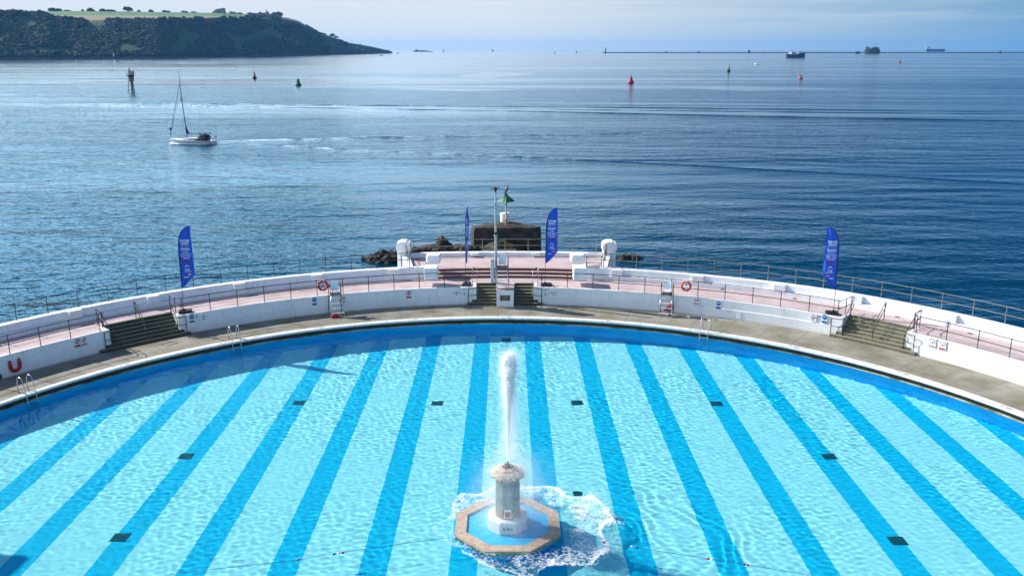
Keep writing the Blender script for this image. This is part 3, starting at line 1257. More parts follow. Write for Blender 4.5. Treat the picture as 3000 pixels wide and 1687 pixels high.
GI = 'grey railings along the pool side of the promenade'
railing('grey two bar railing on the far left wall, left of the left steps', [-46.8 - 3.02 * k for k in range(12)][::-1], 31.53, PZ, 1.06, PM, M_rail, -TA, -46.2, GI)
railing('grey two bar railing between the left steps and the centre steps', [-37.9 + 3.12 * k for k in range(12)], 31.53, PZ, 1.06, PM, M_rail, -38.2, -3.3, GI)
railing('grey two bar railing between the centre steps and the right steps', [5.45 + 3.2 * k for k in range(12)], 31.53, PZ, 1.06, PM, M_rail, 5.1, 40.9, GI)
railing('grey two bar railing at far right beyond the right steps', [49.05 + 3.12 * k for k in range(12)], 31.53, PZ, 1.06, PM, M_rail, 48.6, TA, GI)
GO = 'seaward railings along the outside of the sea wall'
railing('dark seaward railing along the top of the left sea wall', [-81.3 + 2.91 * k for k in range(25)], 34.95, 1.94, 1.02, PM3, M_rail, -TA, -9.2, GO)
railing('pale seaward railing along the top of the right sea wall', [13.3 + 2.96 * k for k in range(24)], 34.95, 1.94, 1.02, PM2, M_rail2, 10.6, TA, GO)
# rail of the terrace kerb
root = thing('railing', 'thin grey railing along the seaward kerb of the upper terrace', 'railing', (-.15, 66.5, 2.0))
xs = [-7.1, -5.35, -3.55, -1.9, -.17, 1.6, 3.3, 5.02, 6.75]
yk = lambda x: 66.42 - .009 * (x + .15) ** 2
for x in xs:
    share(PM2, 'post', root, (x + .15, yk(x) - 66.5, 0))
for nm, z in (('top_rail', 3.01), ('middle_rail', 2.53)):
    MB().tube([(x, yk(x), z) for x in xs], .022, 7).build(nm, M_rail2, root, smooth=True, world=True)
# short rail between the terrace pillars
root = thing('railing', 'short dark railing beside the right square terrace pillar', 'railing', (6.2, 61.9, 1.95))
for x in (5.68, 6.75):
    MB().tube([(x, 61.75, 1.7), (x, 61.75, 2.75)], .03, 7).build('post', M_rail, root, world=True)
for nm, z in (('top_rail', 2.74), ('middle_rail', 2.28)):
    MB().tube([(5.6, 61.75, z), (6.8, 61.75, z)], .025, 7).build(nm, M_rail, root, world=True)
for o in (PM, PM2, PM3):
    bpy.data.objects.remove(o)


def stair_rail(th, sgn, lab):
    """corner rail that turns in from the promenade railing and runs down the side of the steps"""
    root = pthing('handrail', lab, 'handrail', th, 31.6, PZ, 'handrails at the corners of the steps')
    d = .36 * -sgn
    for nm, dz in (('top_rail', 0), ('middle_rail', -.48)):
        pts = [pol(th + d * 2.0, 31.53, 2.25 + dz), pol(th + d * 1.2, 31.62, 2.25 + dz), pol(th + d * .6, 32.0, 2.26 + dz), pol(th + d * .45, 32.6, 2.27 + dz), pol(th + d * .3, 33.0, 2.25 + dz), pol(th + d * .1, 33.1, 2.2 + dz), pol(th - d * .2, 32.95, 2.12 + dz), pol(th - d * .35, 32.5, 1.92 + dz), pol(th - d * .4, 31.5, 1.12 + dz), pol(th - d * .4, 31.35, 1.0 + dz)]
        MB().tube(pts, .024, 7).build(nm, M_rail, root, smooth=True, world=True)
    for (q, r, z0, z1) in ((d * .55, 32.1, PZ, 2.26), (d * .35, 32.9, PZ, 2.25), (-d * .4, 31.35, .17, 1.0), (-d * .36, 32.45, 1.1, 1.9)):
        MB().tube([pol(th + q, r, z0), pol(th + q, r, z1)], .026, 7).build('post', M_rail, root, world=True)


stair_rail(SL0, 1, 'bent handrail on the left edge of the shaded left steps')
stair_rail(SL1, -1, 'bent handrail on the right edge of the shaded left steps, beside the flag')
stair_rail(SR0, 1, 'bent handrail on the left edge of the sunlit right steps, beside the flag')
stair_rail(SR1, -1, 'bent handrail on the right edge of the sunlit right steps')


def low_rail(th, d, lab):
    """low rail in front of the wall end at the foot of the steps"""
    root = pthing('handrail', lab, 'handrail', th, 31.2, .17, 'low rails at the wall ends')
    for nm, z in (('top_rail', 1.14), ('middle_rail', .66)):
        MB().tube([pol(th, 31.27, z), pol(th + d * .7, 31.30, z), pol(th + d * 1.15, 31.42, z + .02)], .022, 7).build(nm, M_rail, root, smooth=True, world=True)
    MB().tube([pol(th, 31.27, .0), pol(th, 31.27, 1.16)], .026, 7).build('post', M_rail, root, world=True)


low_rail(-46.6, 1, 'low rail in front of the wall end, left foot of the left steps')
low_rail(-37.75, -1, 'low rail in front of the wall end, right foot of the left steps')
low_rail(40.2, 1, 'low rail in front of the wall end, left foot of the right steps')
low_rail(49.2, -1, 'low rail in front of the wall end, right foot of the right steps')
low_rail(-3.75, .9, 'low rail in front of the wall end, left foot of the centre steps')
low_rail(5.5, -.9, 'low rail in front of the wall end, right foot of the centre steps')


def mid_rail(th, lab):
    root = pthing('handrail', lab, 'handrail', th, 31.9, .5, 'looped handrails on the steps')
    pts = [(31.25, .85), (31.2, 1.0), (31.3, 1.12), (32.75, 2.2), (32.9, 2.28), (33.0, 2.22), (32.98, 2.08), (32.9, 1.95), (31.45, .85), (31.32, .78)]
    MB().tube([pol(th, r, z) for r, z in pts], .024, 7, closed=True).build('loop_rail', M_rail, root, smooth=True, world=True)
    for r, z0, z1 in ((31.42, .34, .86), (32.85, 1.2, 2.2)):
        MB().tube([pol(th, r, z0), pol(th, r, z1)], .026, 7).build('post', M_rail, root, world=True)


mid_rail(-42.1, 'looped handrail down the middle of the shaded left steps')
mid_rail(44.7, 'looped handrail down the middle of the sunlit right steps')


def hoop(x0, x1, r0, lab):
    """pair of tall bent tubes beside the centre steps"""
    root = pthing('handrail', lab, 'handrail', (x0 + x1) / 2, r0, PZ, 'tall handrails at the centre steps')
    for x, rr in ((x0, 32.45), (x1, 31.75)):
        MB().tube([pol(x, rr, .55 if rr < 32 else 1.15), pol(x, rr, 2.2), pol(x, rr + .05, 2.3)], .028, 8).build('post', M_steel, root, smooth=True, world=True)
    MB().tube([pol(x0, 32.5, 2.3), pol(x0 * .6 + x1 * .4, 32.4, 2.36), pol(x1, 31.8, 2.3)], .028, 8).build('top_rail', M_rail, root, smooth=True, world=True)
    MB().tube([pol(x0, 32.45, 1.8), pol(x1, 31.75, 1.8)], .022, 7).build('middle_rail', M_rail, root, smooth=True, world=True)
    MB().tube([pol(x0, 32.45, 1.8), pol(x0 + (x0 - x1) * .45, 31.6, 1.75)], .022, 7).build('side_rail', M_rail, root, smooth=True, world=True)


hoop(-3.15, -2.55, 32.1, 'tall bent handrail at the left of the centre steps')
hoop(4.9, 4.3, 32.1, 'tall bent handrail at the right of the centre steps')

# changing block at the left end of the promenade, outside the frame; its shadow falls on the pool
t = thing('changing_block', 'white flat roofed changing block at the far left end of the pool', 'building', (-36.3, 31.0, 0))
m = MB()
m.box((0, 0, 5.2), (7.0, 9.0, 10.4))
m.box((1.2, -7.0, 4.2), (5.0, 5.0, 8.4))
m.build('wall', M_white, t)
MB().box((0, 0, 10.55), (7.4, 9.4, .3)).build('roof', M_grey, t)
MB().box((1.2, -7.1, 8.55), (5.3, 5.1, .3)).build('roof', M_grey, t)
MB().box((3.52, 1.5, 1.1), (.08, 1.1, 2.1)).build('door', M_sblue, t)
for y_ in (-2.5, 0, 2.5):
    for z_ in (4.2, 7.6):
        w_ = MB().box((3.52, y_, z_), (.08, 1.3, 1.4)).build('window', M_dark, t)
        MB().box((3.56, y_, z_ - .78), (.16, 1.5, .1)).build('sill', M_white, w_)

# ------------------------------------------------------------------ signs on the wall


def sign(th, z, wd, ht, lab, board=M_sign, r=31.40):
    t = pthing('wall_sign', lab, 'sign', th, r, z, 'small notices on the retaining wall')
    MB().bbox((0, -.010, 0), (wd, .016, ht), .003).build('board', board, t)
    return t


def disc(root, x, z, r, m, name='symbol', ring=None, y=-.022):
    mm = MB()
    if ring:
        k = 20
        mm.tube([(x + r * math.cos(2 * PI * i / k), y, z + r * math.sin(2 * PI * i / k)) for i in range(k)], ring, 6, closed=True)
    else:
        k = 18
        mm.xprism([(x + r * math.cos(2 * PI * i / k), z + r * math.sin(2 * PI * i / k)) for i in range(k)], y, y + .005)
    return mm.build(name, m, root)


def bar(root, x, z, wd, ht, m, name='panel', y=-.023):
    return MB().box((x, y, z), (wd, .006, ht)).build(name, m, root)


def swimmer(root, x, z, s, m):
    mm = MB()
    mm.lathe([(s * .16, -.002), (s * .16, .002)], (0, 0, 0), 10)
    mm.v = [(p[0] + x + s * .12, p[2] - .030, p[1] + z + s * .28) for p in mm.v]
    mm.tube([(x - s * .1, -.03, z + s * .05), (x - s * .02, -.03, z - s * .45)], s * .1, 6)
    mm.tube([(x - s * .3, -.03, z - s * .1), (x + s * .3, -.03, z)], s * .06, 6)
    return mm.build('pictogram', m, root)


# left end pair
t = sign(-49.35, .92, .36, .58, 'white notice left of the left steps, red circle over a red panel')
disc(t, 0, .08, .14, M_sred, ring=.018)
swimmer(t, 0, .08, .26, M_sdark)
bar(t, 0, -.2, .32, .13, M_sred)
t = sign(-48.65, .92, .36, .58, 'white notice left of the left steps, nearer the steps, amber lower panel')
disc(t, 0, .08, .14, M_bpink, ring=.014)
swimmer(t, 0, .08, .26, M_sdark)
bar(t, 0, -.2, .32, .13, M_timber)


def bluesign(th, z, arrow, lab):
    t = sign(th, z, .36, .62, lab)
    disc(t, 0, .1, .155, M_sblue)
    mm = MB()
    mm.tube([(-.08, -.03, .1), (-.02, -.03, .13), (.07, -.03, .12)], .018, 6)
    mm.build('pictogram', M_sign, t)
    bar(t, 0, -.2, .30, .14, M_sblue)
    if arrow:
        MB().xprism([(arrow * .28, .17), (arrow * .28, -.01), (arrow * .38, .08)], -.02, -.006).build('arrow', M_sblue, t)
    return t


bluesign(-37.0, .93, 1, 'blue mandatory notice with arrow beside the left steps, under the left flag')
bluesign(-22.73, .92, 0, 'blue mandatory notice under the left orange ring')
bluesign(27.2, .88, 0, 'blue mandatory notice right of the DEEP END notice')
bluesign(39.35, .98, -1, 'blue mandatory notice with arrow beside the right steps, under the rightmost flag')


def depth_sign(th, z, s_, lab):
    t = sign(th, z, .42, .56, lab)
    bar(t, 0, .21, .30, .022, M_ghost, 'small_print', -.021)
    bar(t, 0, .15, .16, .018, M_sred, 'small_print', -.021)
    text(s_, .19, M_sred, t, (0, -.021, .0))
    MB().xprism([(-.09, -.12), (.09, -.12), (.05, -.17), (0, -.19), (-.05, -.17)], -.024, -.019).build('symbol', M_sdark, t)
    return t


depth_sign(-35.7, .92, '1.8m', 'white depth notice reading 1.8m, right of the left steps')
depth_sign(-5.25, .88, '2.3m', 'white depth notice reading 2.3m, left of the centre steps')
depth_sign(6.95, .88, '2.3m', 'white depth notice reading 2.3m, right of the centre steps')
depth_sign(38.1, .96, '1.8m', 'white depth notice reading 1.8m, left of the right steps')
for th, lab in ((-4.25, 'white notice with a blue dot beside the low rail, left of the centre steps'), (5.95, 'white notice with a blue dot beside the low rail, right of the centre steps')):
    t = sign(th, .88, .36, .58, lab)
    bar(t, 0, .2, .26, .035, M_sred, 'small_print', -.021)
    bar(t, 0, .14, .14, .03, M_sred, 'small_print', -.021)
    bar(t, 0, .03, .2, .02, M_ghost, 'small_print', -.021)
    disc(t, 0, -.12, .07, M_scyan)
for th, z, lab in ((-19.3, .80, 'DEEP END notice half hidden behind the left lifeguard chair'), (24.6, .90, 'DEEP END notice right of the right orange ring')):
    t = sign(th, z, .46, .52, lab)
    text('DEEP', .20, M_sred, t, (0, -.021, .13), sx=.82)
    text('END', .20, M_sred, t, (0, -.021, -.11), sx=.82)
t = sign(-11.2, .88, .38, .60, 'white notice with red ring and red panel, midway along the left wall')
disc(t, 0, .1, .15, M_sred, ring=.02)
swimmer(t, 0, .1, .28, M_sdark)
bar(t, 0, -.21, .32, .12, M_sred)
for k, th in enumerate((50.95, 52.0)):
    t = sign(th, .95, .42, .62, ('white notice right of the right steps, amber lower panel', 'white notice right of the right steps, red lower panel')[k])
    disc(t, 0, .1, .15, M_bpink, ring=.012)
    swimmer(t, 0, .1, .26, M_ghost)
    bar(t, 0, -.21, .34, .10, (M_timber, M_sred)[k])
for th, lab in ((-25.4, 'faded grey hatch low on the left wall'), (29.6, 'faded grey hatch low on the right wall')):
    t = pthing('wall_hatch', lab, 'hatch', th, 31.4, .33, 'faded hatches in the wall')
    MB().bbox((0, -.006, 0), (.40, .012, .5), .003).build('hatch_panel', M_ghost, t)
    MB().box((0, -.012, .0), (.30, .008, .40)).build('hatch_inset', M_sign, t)
for th, lab in ((-57.4, 'small dark vent box low on the wall at the left frame edge'), (60.75, 'small dark vent box low on the wall at the right frame edge')):
    t = pthing('vent_box', lab, 'vent', th, 31.4, .17, 'vents low on the wall')
    MB().bbox((0, -.03, 0), (.34, .06, .28), .01).build('vent_case', M_dark, t)
    mm = MB()
    for k in range(4):
        mm.box((0, -.064, -.09 + .06 * k), (.28, .01, .02))
    mm.build('vent_slats', M_riser, t)

# red horseshoe float on the far left wall
t = pthing('horseshoe_float', 'red U shaped float hanging on the far left wall', 'float', -55.72, 31.33, .61)
pts = []
for i in range(15):
    a = -PI * i / 14
    pts.append((.27 * math.cos(a + PI) * -1, 0, -.10 + .29 * math.sin(a)))
pts = [(pts[0][0] + .01, 0, .33), (pts[0][0] + .005, 0, .12)] + pts + [(pts[-1][0] - .005, 0, .12), (pts[-1][0] - .01, 0, .33)]
pts = [(p[0] * .9, p[1], p[2] * .88) for p in pts]
MB().tube(pts, [.055, .09] + [.10] * 15 + [.09, .055], 10).build('float_body', M_red, t, smooth=True)
MB().tube([(-.27, -.02, .22), (-.1, -.08, .05), (.1, -.08, .05), (.27, -.02, .22)], .008, 5).build('cord', M_dark, t)

# life rings on the railing
for th, m_, lab in ((-21.6, M_red, 'dark red ring buoy in shade on the left railing'), (23.25, M_orange, 'bright orange ring buoy in sun on the right railing')):
    t = pthing('life_ring', lab, 'life ring', th, 31.42, 1.92, 'ring buoys on the railing')
    if th < 0:
        t.rotation_euler = (0, rad(12), -rad(th))
    k = 28
    MB().tube([(.29 * math.cos(2 * PI * i / k), 0, .29 * math.sin(2 * PI * i / k)) for i in range(k)], .075, 10, closed=True).build('ring', m_, t, smooth=True)
    for a in (0, 90, 180, 270):
        MB().tube([(.29 * math.cos(rad(a + d)), 0, .29 * math.sin(rad(a + d))) for d in (-4.5, 0, 4.5)], .079, 10).build('white_band', M_wplast, t)
    MB().tube([(.385 * math.cos(2 * PI * i / k), -.01, .385 * math.sin(2 * PI * i / k)) for i in range(k)], .008, 5, closed=True).build('grab_line', M_wplast, t)
    MB().box((0, .06, .16), (.05, .06, .3)).build('bracket', M_rail, t)


# lifeguard chairs
def guard_chair(lab, loc, rz):
    t = thing('lifeguard_chair', lab, 'lifeguard chair', loc, rz, 'white lifeguard chairs on tall ladders')
    wd = .34
    for s_ in (-1, 1):
        MB().tube([(s_ * (wd + .10), -.62, 0), (s_ * wd, -.02, 1.42)], .024, 8).build('leg', M_steel, t, smooth=True)
        MB().tube([(s_ * (wd + .10), .62, 0), (s_ * (wd + .06), .45, 1.42), (s_ * (wd + .05), .42, 2.05), (s_ * (wd + .05), .30, 2.13), (s_ * (wd + .04), -.02, 2.05), (s_ * (wd + .01), -.03, 1.42)], .022, 8).build('leg', M_rail, t, smooth=True)
        MB().tube([(s_ * (wd + .12), -.30, .55), (s_ * (wd + .09), .56, .55)], .016, 6).build('side_brace', M_rail, t)
    for k in range(4):
        z = .26 + k * .31
        y = -.62 + .6 * z / 1.42
        x = wd + .1 - .1 * z / 1.42
        MB().box((0, y, z), (2 * x, .09, .03)).build('rung', M_wplast, t)
    MB().bbox((0, .2, 1.40), (2 * wd, .62, .04), .01).build('platform', M_rail, t)
    # moulded seat: pan and tall back as one shell
    prof = [(-.16, 1.66), (-.10, 1.695), (.05, 1.67), (.22, 1.66), (.30, 1.72), (.36, 1.95), (.40, 2.22)]
    m = MB()
    v, f = [], []
    for off in (0, -.03):
        for (y, z) in prof:
            wide = .27 if z < 1.8 else .25 - .04 * (z - 1.8)
            for x in (-1, -.8, -.4, 0, .4, .8, 1):
                lift = .05 * abs(x) ** 3
                yy = y - (lift if z > 1.75 else 0) + (off if z > 1.75 else 0) * -1
                v.append((x * wide, yy, z + (lift if z <= 1.75 else 0) + (off if z <= 1.75 else 0)))
    nn_, k = len(prof), 7
    for lay in (0, 1):
        for i in range(nn_ - 1):
            for j in range(k - 1):
                a = lay * nn_ * k + i * k + j
                f.append((a, a + 1, a + k + 1, a + k))
    B = nn_ * k
    edge = [i for i in range(k)] + [k * i + k - 1 for i in range(1, nn_)] + [(nn_ - 1) * k + j for j in range(k - 2, -1, -1)] + [k * i for i in range(nn_ - 2, 0, -1)]
    for a, c in zip(edge, edge[1:] + edge[:1]):
        f.append((a, c, c + B, a + B))
    m.add(v, f).build('seat', M_wplast, t, smooth=40)
    for s_ in (-1, 1):
        MB().tube([(s_ * .2, .0, 1.42), (s_ * .2, .0, 1.66)], .02, 6).build('seat_post', M_dark, t)
    return t


guard_chair('white lifeguard chair against the left wall, right of the dark red ring', pol(-20.3, 30.78, 0), rad(20.3))
guard_chair('white lifeguard chair against the right wall, left of the orange ring', pol(21.2, 30.75, 0), -rad(15))
guard_chair('white lifeguard chair standing on the plaque plinth beside the mast', pol(.55, 31.45, PZ), -rad(.5))
for loc, rz, lab, m2 in ((pol(-20.6, 30.2, 0), .3, 'red torpedo float lying at the foot of the left lifeguard chair', M_red), (pol(21.4, 30.7, .3), .5, 'pink and red bag tucked under the right lifeguard chair', M_bred)):
    t = thing('rescue_float' if m2 is M_red else 'rescue_bag', lab, 'float' if m2 is M_red else 'bag', loc, rz)
    if m2 is M_red:
        MB().lathe([(.02, -.36), (.09, -.3), (.11, -.1), (.11, .1), (.09, .3), (.02, .36)], n=12).build('float_body', M_red, t, smooth=True)
        o = t.children[0]
        o.rotation_euler = (0, PI / 2, .1)
        o.location = (0, 0, .11)
        MB().tube([(.2, -.06, .2), (.34, -.1, .12), (.42, .02, .05), (.3, .1, .1)], .02, 6).build('strap', M_wplast, t)
        MB().tube([(-.1, .0, .22), (.1, .02, .24), (.16, .05, .1)], .03, 6).build('band', M_dark, t)
    else:
        MB().blob((0, 0, .16), (.34, .16, .13), 3, .3, 2, 3).build('bag_body', M_bred, t, smooth=True)
        MB().blob((.28, .02, .26), (.13, .14, .24), 5, .25, 2, 3).build('side_pouch', M_red, t, smooth=True)
        MB().tube([(-.2, -.1, .25), (0, -.14, .42), (.2, -.06, .5), (.32, .0, .45)], .025, 6).build('strap', M_dark, t, smooth=True)
        MB().lathe([(.07, -.3), (.08, 0)], (.12, -.05, 0), 10).build('base_roll', M_dark, t)

# pool ladders
for th, lab in ((-57.8, 'steel pool ladder at the left frame edge'), (-34.0, 'steel pool ladder below the left flag, reflected on the blue wall'), (27.3, 'steel pool ladder on the right side, below the blue notice')):
    t = pthing('pool_ladder', lab, 'pool ladder', th, 28.1, 0, 'steel pool ladders')
    for s_ in (-1, 1):
        x = s_ * .25
        pts = [(x, .62, 0.02), (x, .62, .55), (x, .56, .78), (x, .40, .90), (x, .22, .88), (x, .07, .70), (x, .0, .40), (x, -.1, 0), (x, -.16, -.5), (x, -.16, -2.0)]
        o = MB().tube(pts, .024, 8).build('side_rail', M_steel, t, smooth=True)
        UNDER.append(o)
        MB().lathe([(.05, 0), (.05, .02)], (x, .62, .022), 10).build('floor_flange', M_steel, t)
    for k in range(5):
        z = -.30 - k * .28
        o = MB().box((0, -.16, z), (.5, .08, .03)).build('rung', M_steel, t)
        UNDER.append(o)

# depth markings lettered on the coping
for th in (-57.7, -47.1, -35.3, -23.4, -11.2, 1.2, 14.4, 26.0, 38.5, 51.5, 62.9):
    holder = text('DEEP  2.3', .15, M_sdark, coping, (0, 0, 0), 'depth_marking', .001)
    holder.matrix_basis = Matrix.Translation(pol(th, 28.27, .0245)) @ Matrix.Rotation(-rad(th) + PI, 4, 'Z') @ Matrix.Rotation(-PI / 2, 4, 'X')

# ------------------------------------------------------------------ feather flags


def feather(lab, loc, rz, wd=.78, hgt=5.45, flat=1., phase=0.):
    t = thing('feather_flag', lab, 'feather flag', loc, rz, 'tall blue feather flags')
    m = MB()
    m.bbox((.08, 0, .09), (.78, .52, .17), .04)
    m.lathe([(.09, 0), (.09, .08)], (0, 0, .17), 10)
    m.build('base_weight', M_black, t)
    # pole line: straight, then bowing over towards the free edge at the top
    zs = 1.60

    def pole(z):
        u = max(0., (z - 3.0) / (hgt - 3.0))
        return .04 * (z / 3) ** 2 * .3 + wd * .98 * (1 - math.sqrt(max(0., 1 - u ** 4.6))) if u > 0 else .04 * (z / 3) ** 2 * .3
    MB().tube([(pole(z) if z < hgt - .02 else wd, 0, z) for z in [.2, .8, 1.6, 2.4, 3.2, 3.8, 4.3, 4.7, 5.0, 5.2, 5.35, 5.42, hgt - .005]], [.017] * 8 + [.013] * 5, 7).build('pole', M_dark, t, smooth=True)
    nz, nx_ = 60, 12
    v, f = [], []
    for i in range(nz + 1):
        z = zs + (hgt - zs) * i / nz
        x0 = pole(z)
        if z < zs + .85:
            u = (z - zs) / .85
            x1 = x0 + (wd + .06) * (u ** .75)
        else:
            x1 = wd + .06 - .04 * (z - zs - .85) / (hgt - zs - .85)
        x1 = max(x1, x0 + .012)
        for j in range(nx_ + 1):
            s_ = j / nx_
            x = x0 + (x1 - x0) * s_
            y = .05 * math.sin(9 * s_ + 1.1 * z + phase) * s_ + .06 * math.sin(2.3 * z + phase) * s_ + .018 * math.sin(5.1 * z - 14 * s_ + phase) * s_
            v.append((x, y, z))
    k = nx_ + 1
    for i in range(nz):
        for j in range(nx_):
            f.append((i * k + j, i * k + j + 1, i * k + k + j + 1, i * k + k + j))
    mi = [1 if (q[0] % k) < 1 else 0 for q in f]
    m = MB().add(v, f)
    m.mi = mi
    o = m.build('sail', [M_flag, M_flagd], t, smooth=True)
    cx = .02 + wd * .52

    def warp(ob):
        for p in ob.data.vertices:
            x, z = p.co.x + ob.location.x, p.co.z + ob.location.z
            s_ = max(0, min(1, (x - pole(z)) / (wd - pole(z) + .03)))
            p.co.y += .05 * math.sin(9 * s_ + 1.1 * z + phase) * s_ + .06 * math.sin(2.3 * z + phase) * s_ + .018 * math.sin(5.1 * z - 14 * s_ + phase) * s_
    for s_, z, sz, mm, xx in (('SWIM', 4.53, .22, M_wprint, 1.), ('SAFE', 4.36, .22, M_wprint, 1.), ('FREE', 4.00, .23, M_wprint, 1.1), ('outdoor', 3.83, .12, M_wprint, 1.), ('swimming and', 3.70, .12, M_wprint, .95),
                              ('water safety', 3.57, .12, M_wprint, .95), ('sessions', 3.44, .12, M_wprint, 1.), ('asa', 2.74, .20, M_wprint, 1.1)):
        o = text(s_, sz, mm, o.parent, (cx, 0, z), ext=.007, sx=xx)
        warp(o)
    for x, z, w_, h_, mm, nm in ((cx, 4.22, .5, .012, M_wprint, 'rule'), (cx, 3.30, .58, .055, M_mag, 'small_print'), (cx, 3.21, .44, .05, M_mag, 'small_print'),
                                 (cx + .04, 2.60, .40, .03, M_wprint, 'small_print'), (cx + .12, 2.42, .2, .11, M_rprint, 'emblem'), (cx, 2.26, .46, .05, M_wprint, 'small_print')):
        kx = 10
        vv, ff = [], []
        for q in range(kx + 1):
            for yy, zz in ((-.008, -h_ / 2), (-.008, h_ / 2), (.008, h_ / 2), (.008, -h_ / 2)):
                vv.append((-w_ / 2 + w_ * q / kx, yy, zz))
        for q in range(kx):
            for e in range(4):
                ff.append((q * 4 + e, q * 4 + (e + 1) % 4, q * 4 + 4 + (e + 1) % 4, q * 4 + 4 + e))
        ff += [(3, 2, 1, 0), (kx * 4, kx * 4 + 1, kx * 4 + 2, kx * 4 + 3)]
        b_ = MB().add(vv, ff).build(nm, mm, t)
        b_.location = (x, 0, z)
        warp(b_)
    b_ = MB().box((0, 0, 0), (.04, .022, .11)).box((0, 0, 0), (.2, .021, .03)).build('emblem_cross', M_wprint, t)
    b_.location = (cx + .12, 0, 2.42)
    warp(b_)
    mm = MB()
    mm.tube([(cx - .14, 0, 2.88), (cx - .02, 0, 3.0), (cx + .10, 0, 2.92), (cx + .14, 0, 2.86)], [.012, .035, .03, .012], 6)
    b_ = mm.build('wave_emblem', M_wprint, t)
    mm = MB()
    mm.tube([(cx - .02, 0, 4.68), (cx + .03, 0, 4.75), (cx + .09, 0, 4.69)], .024, 6)
    mm.build('flame_emblem', M_rprint, t)
    return t


feather('blue feather flag above the left steps, lettering facing the camera', pol(-37.45, 32.0, PZ), rad(16), phase=.3)
feather('blue feather flag seen edge on, left of the centre steps', pol(-4.0, 31.95, PZ), rad(76), phase=2.)
feather('blue feather flag just right of the centre steps, full face to the camera', pol(5.85, 31.95, PZ), rad(4), phase=1.)
feather('blue feather flag above the right steps, seen from behind with mirrored lettering', pol(39.9, 31.95, PZ), rad(180 - 14), phase=4.)

# ------------------------------------------------------------------ weather mast and cabinet
t = thing('weather_mast', 'tall pale stepped mast with a black wind sensor, behind the plinth', 'mast', (-.80, 60.2, PZ))
MB().lathe([(.12, 0), (.12, .03), (.085, .04), (.085, 3.35), (.13, 3.36), (.13, 3.42), (.085, 3.43)], n=12).build('lower_pole', M_grey, t, smooth=35)
MB().lathe([(.10, 3.43), (.10, 3.62)], n=12).build('black_collar', M_black, t, smooth=35)
MB().lathe([(.075, 3.62), (.075, 5.1), (.10, 5.11), (.10, 5.16), (.06, 5.17), (.06, 6.28), (.08, 6.29), (.08, 6.36), (.02, 6.37)], n=12).build('upper_pole', M_grey, t, smooth=35)
MB().bbox((.02, -.04, 5.42), (.20, .18, .34), .02).box((0, 0, 5.62), (.26, .2, .04)).build('junction_box', M_scyan if False else M_grey, t)
m = MB().lathe([(.03, 6.36), (.06, 6.46), (.11, 6.58), (.12, 6.70), (.05, 6.74)], n=10)
for s_ in (-1, 1):
    m.tube([(0, 0, 6.68), (s_ * .2, 0, 6.66)], .02, 6)
    m.blob((s_ * .24, 0, 6.67), (.06, .06, .05), 1, 0, 1, 1)
m.tube([(.06, 0, 5.95), (.2, 0, 5.97), (.2, 0, 5.84)], .015, 5)
m.build('wind_sensor', M_black, t)
t = thing('cabinet', 'narrow pale grey cabinet at the foot of the mast', 'cabinet', (-1.05, 60.25, PZ))
MB().bbox((0, 0, .85), (.24, .30, 1.7), .03).build('cabinet_case', M_grey, t)
MB().box((0, -.156, .9), (.18, .01, 1.3)).build('cabinet_door', M_ghost, t)

# ------------------------------------------------------------------ fountain
FX, FY = 0., 30.24


def octa(r, rot=PI / 8):
    return [(r * math.cos(rot + PI / 4 * i), r * math.sin(rot + PI / 4 * i)) for i in range(8)]


t = thing('fountain', 'octagonal stone fountain with a low basin, standing in the pool water', 'fountain', (FX, FY, -1.7))
RO_, RI_ = 1.97 / math.cos(PI / 8), 1.55 / math.cos(PI / 8)
o8, i8 = octa(RO_), octa(RI_)
for k in range(8):
    j = (k + 1) % 8
    e = .004
    A, B, C_, D = Vector(o8[k]), Vector(o8[j]), Vector(i8[j]), Vector(i8[k])
    A2, B2 = A.lerp(B, e), B.lerp(A, e)
    D2, C2 = D.lerp(C_, e), C_.lerp(D, e)
    MB().prism([A2, B2, C2, D2], 1.02, 1.345).build('rim_stone', M_stone, t)
m = MB()
m.prism(octa(RO_ - .40), 0, 1.03)
o = m.build('basin_wall', M_pwall, t)
UNDER.append(o)
MB().prism(octa(RI_ - .004), 1.03, 1.275).build('basin_floor', M_basin, t)
MB().lathe([(.80, 1.275), (.80, 1.70), (.76, 1.75), (.5, 1.76)], n=8, rot=PI / 8).build('pedestal', M_white, t)
MB().lathe([(.50, 1.76), (.50, 2.10)], n=8, rot=PI / 8).build('column_foot', M_stone3, t)
MB().lathe([(.495, 2.10), (.485, 3.26), (.53, 3.32)], n=8, rot=PI / 8).build('column', M_stone2, t)
MB().lathe([(.53, 3.32), (.67, 3.37), (.67, 3.45), (.52, 3.55), (.38, 3.57), (.36, 3.64), (.24, 3.67)], n=8, rot=PI / 8).build('cap', M_stone, t)
m = MB().lathe([(.13, 3.65), (.13, 3.70), (.06, 3.71), (.06, 3.75), (.09, 3.76), (.09, 3.79), (.045, 3.80), (.04, 3.92)], n=10)
for k in range(6):
    a = k * PI / 3
    m.tube([(.1 * math.cos(a), .1 * math.sin(a), 3.68), (.22 * math.cos(a), .22 * math.sin(a), 3.72)], .025, 6)
m.build('nozzle', M_dark, t)
AP = .49 * math.cos(PI / 8)
m = MB().box((0, -AP - .012, 1.98), (.26, .02, .34))
m.build('notice_board', M_sign, t)
MB().box((0, -AP - .026, 1.96), (.20, .01, .22)).build('notice_panel', M_sred, t)
mm = MB()
for k in range(4):
    mm.box((.015 * (k % 2), -AP - .034, 2.03 - k * .045), (.13, .006, .014))
mm.build('notice_print', M_bpink, t)
text('0.9m', .17, M_sdark, t, (0, -.80 * math.cos(PI / 8) - .004, 1.50), sx=1.1)

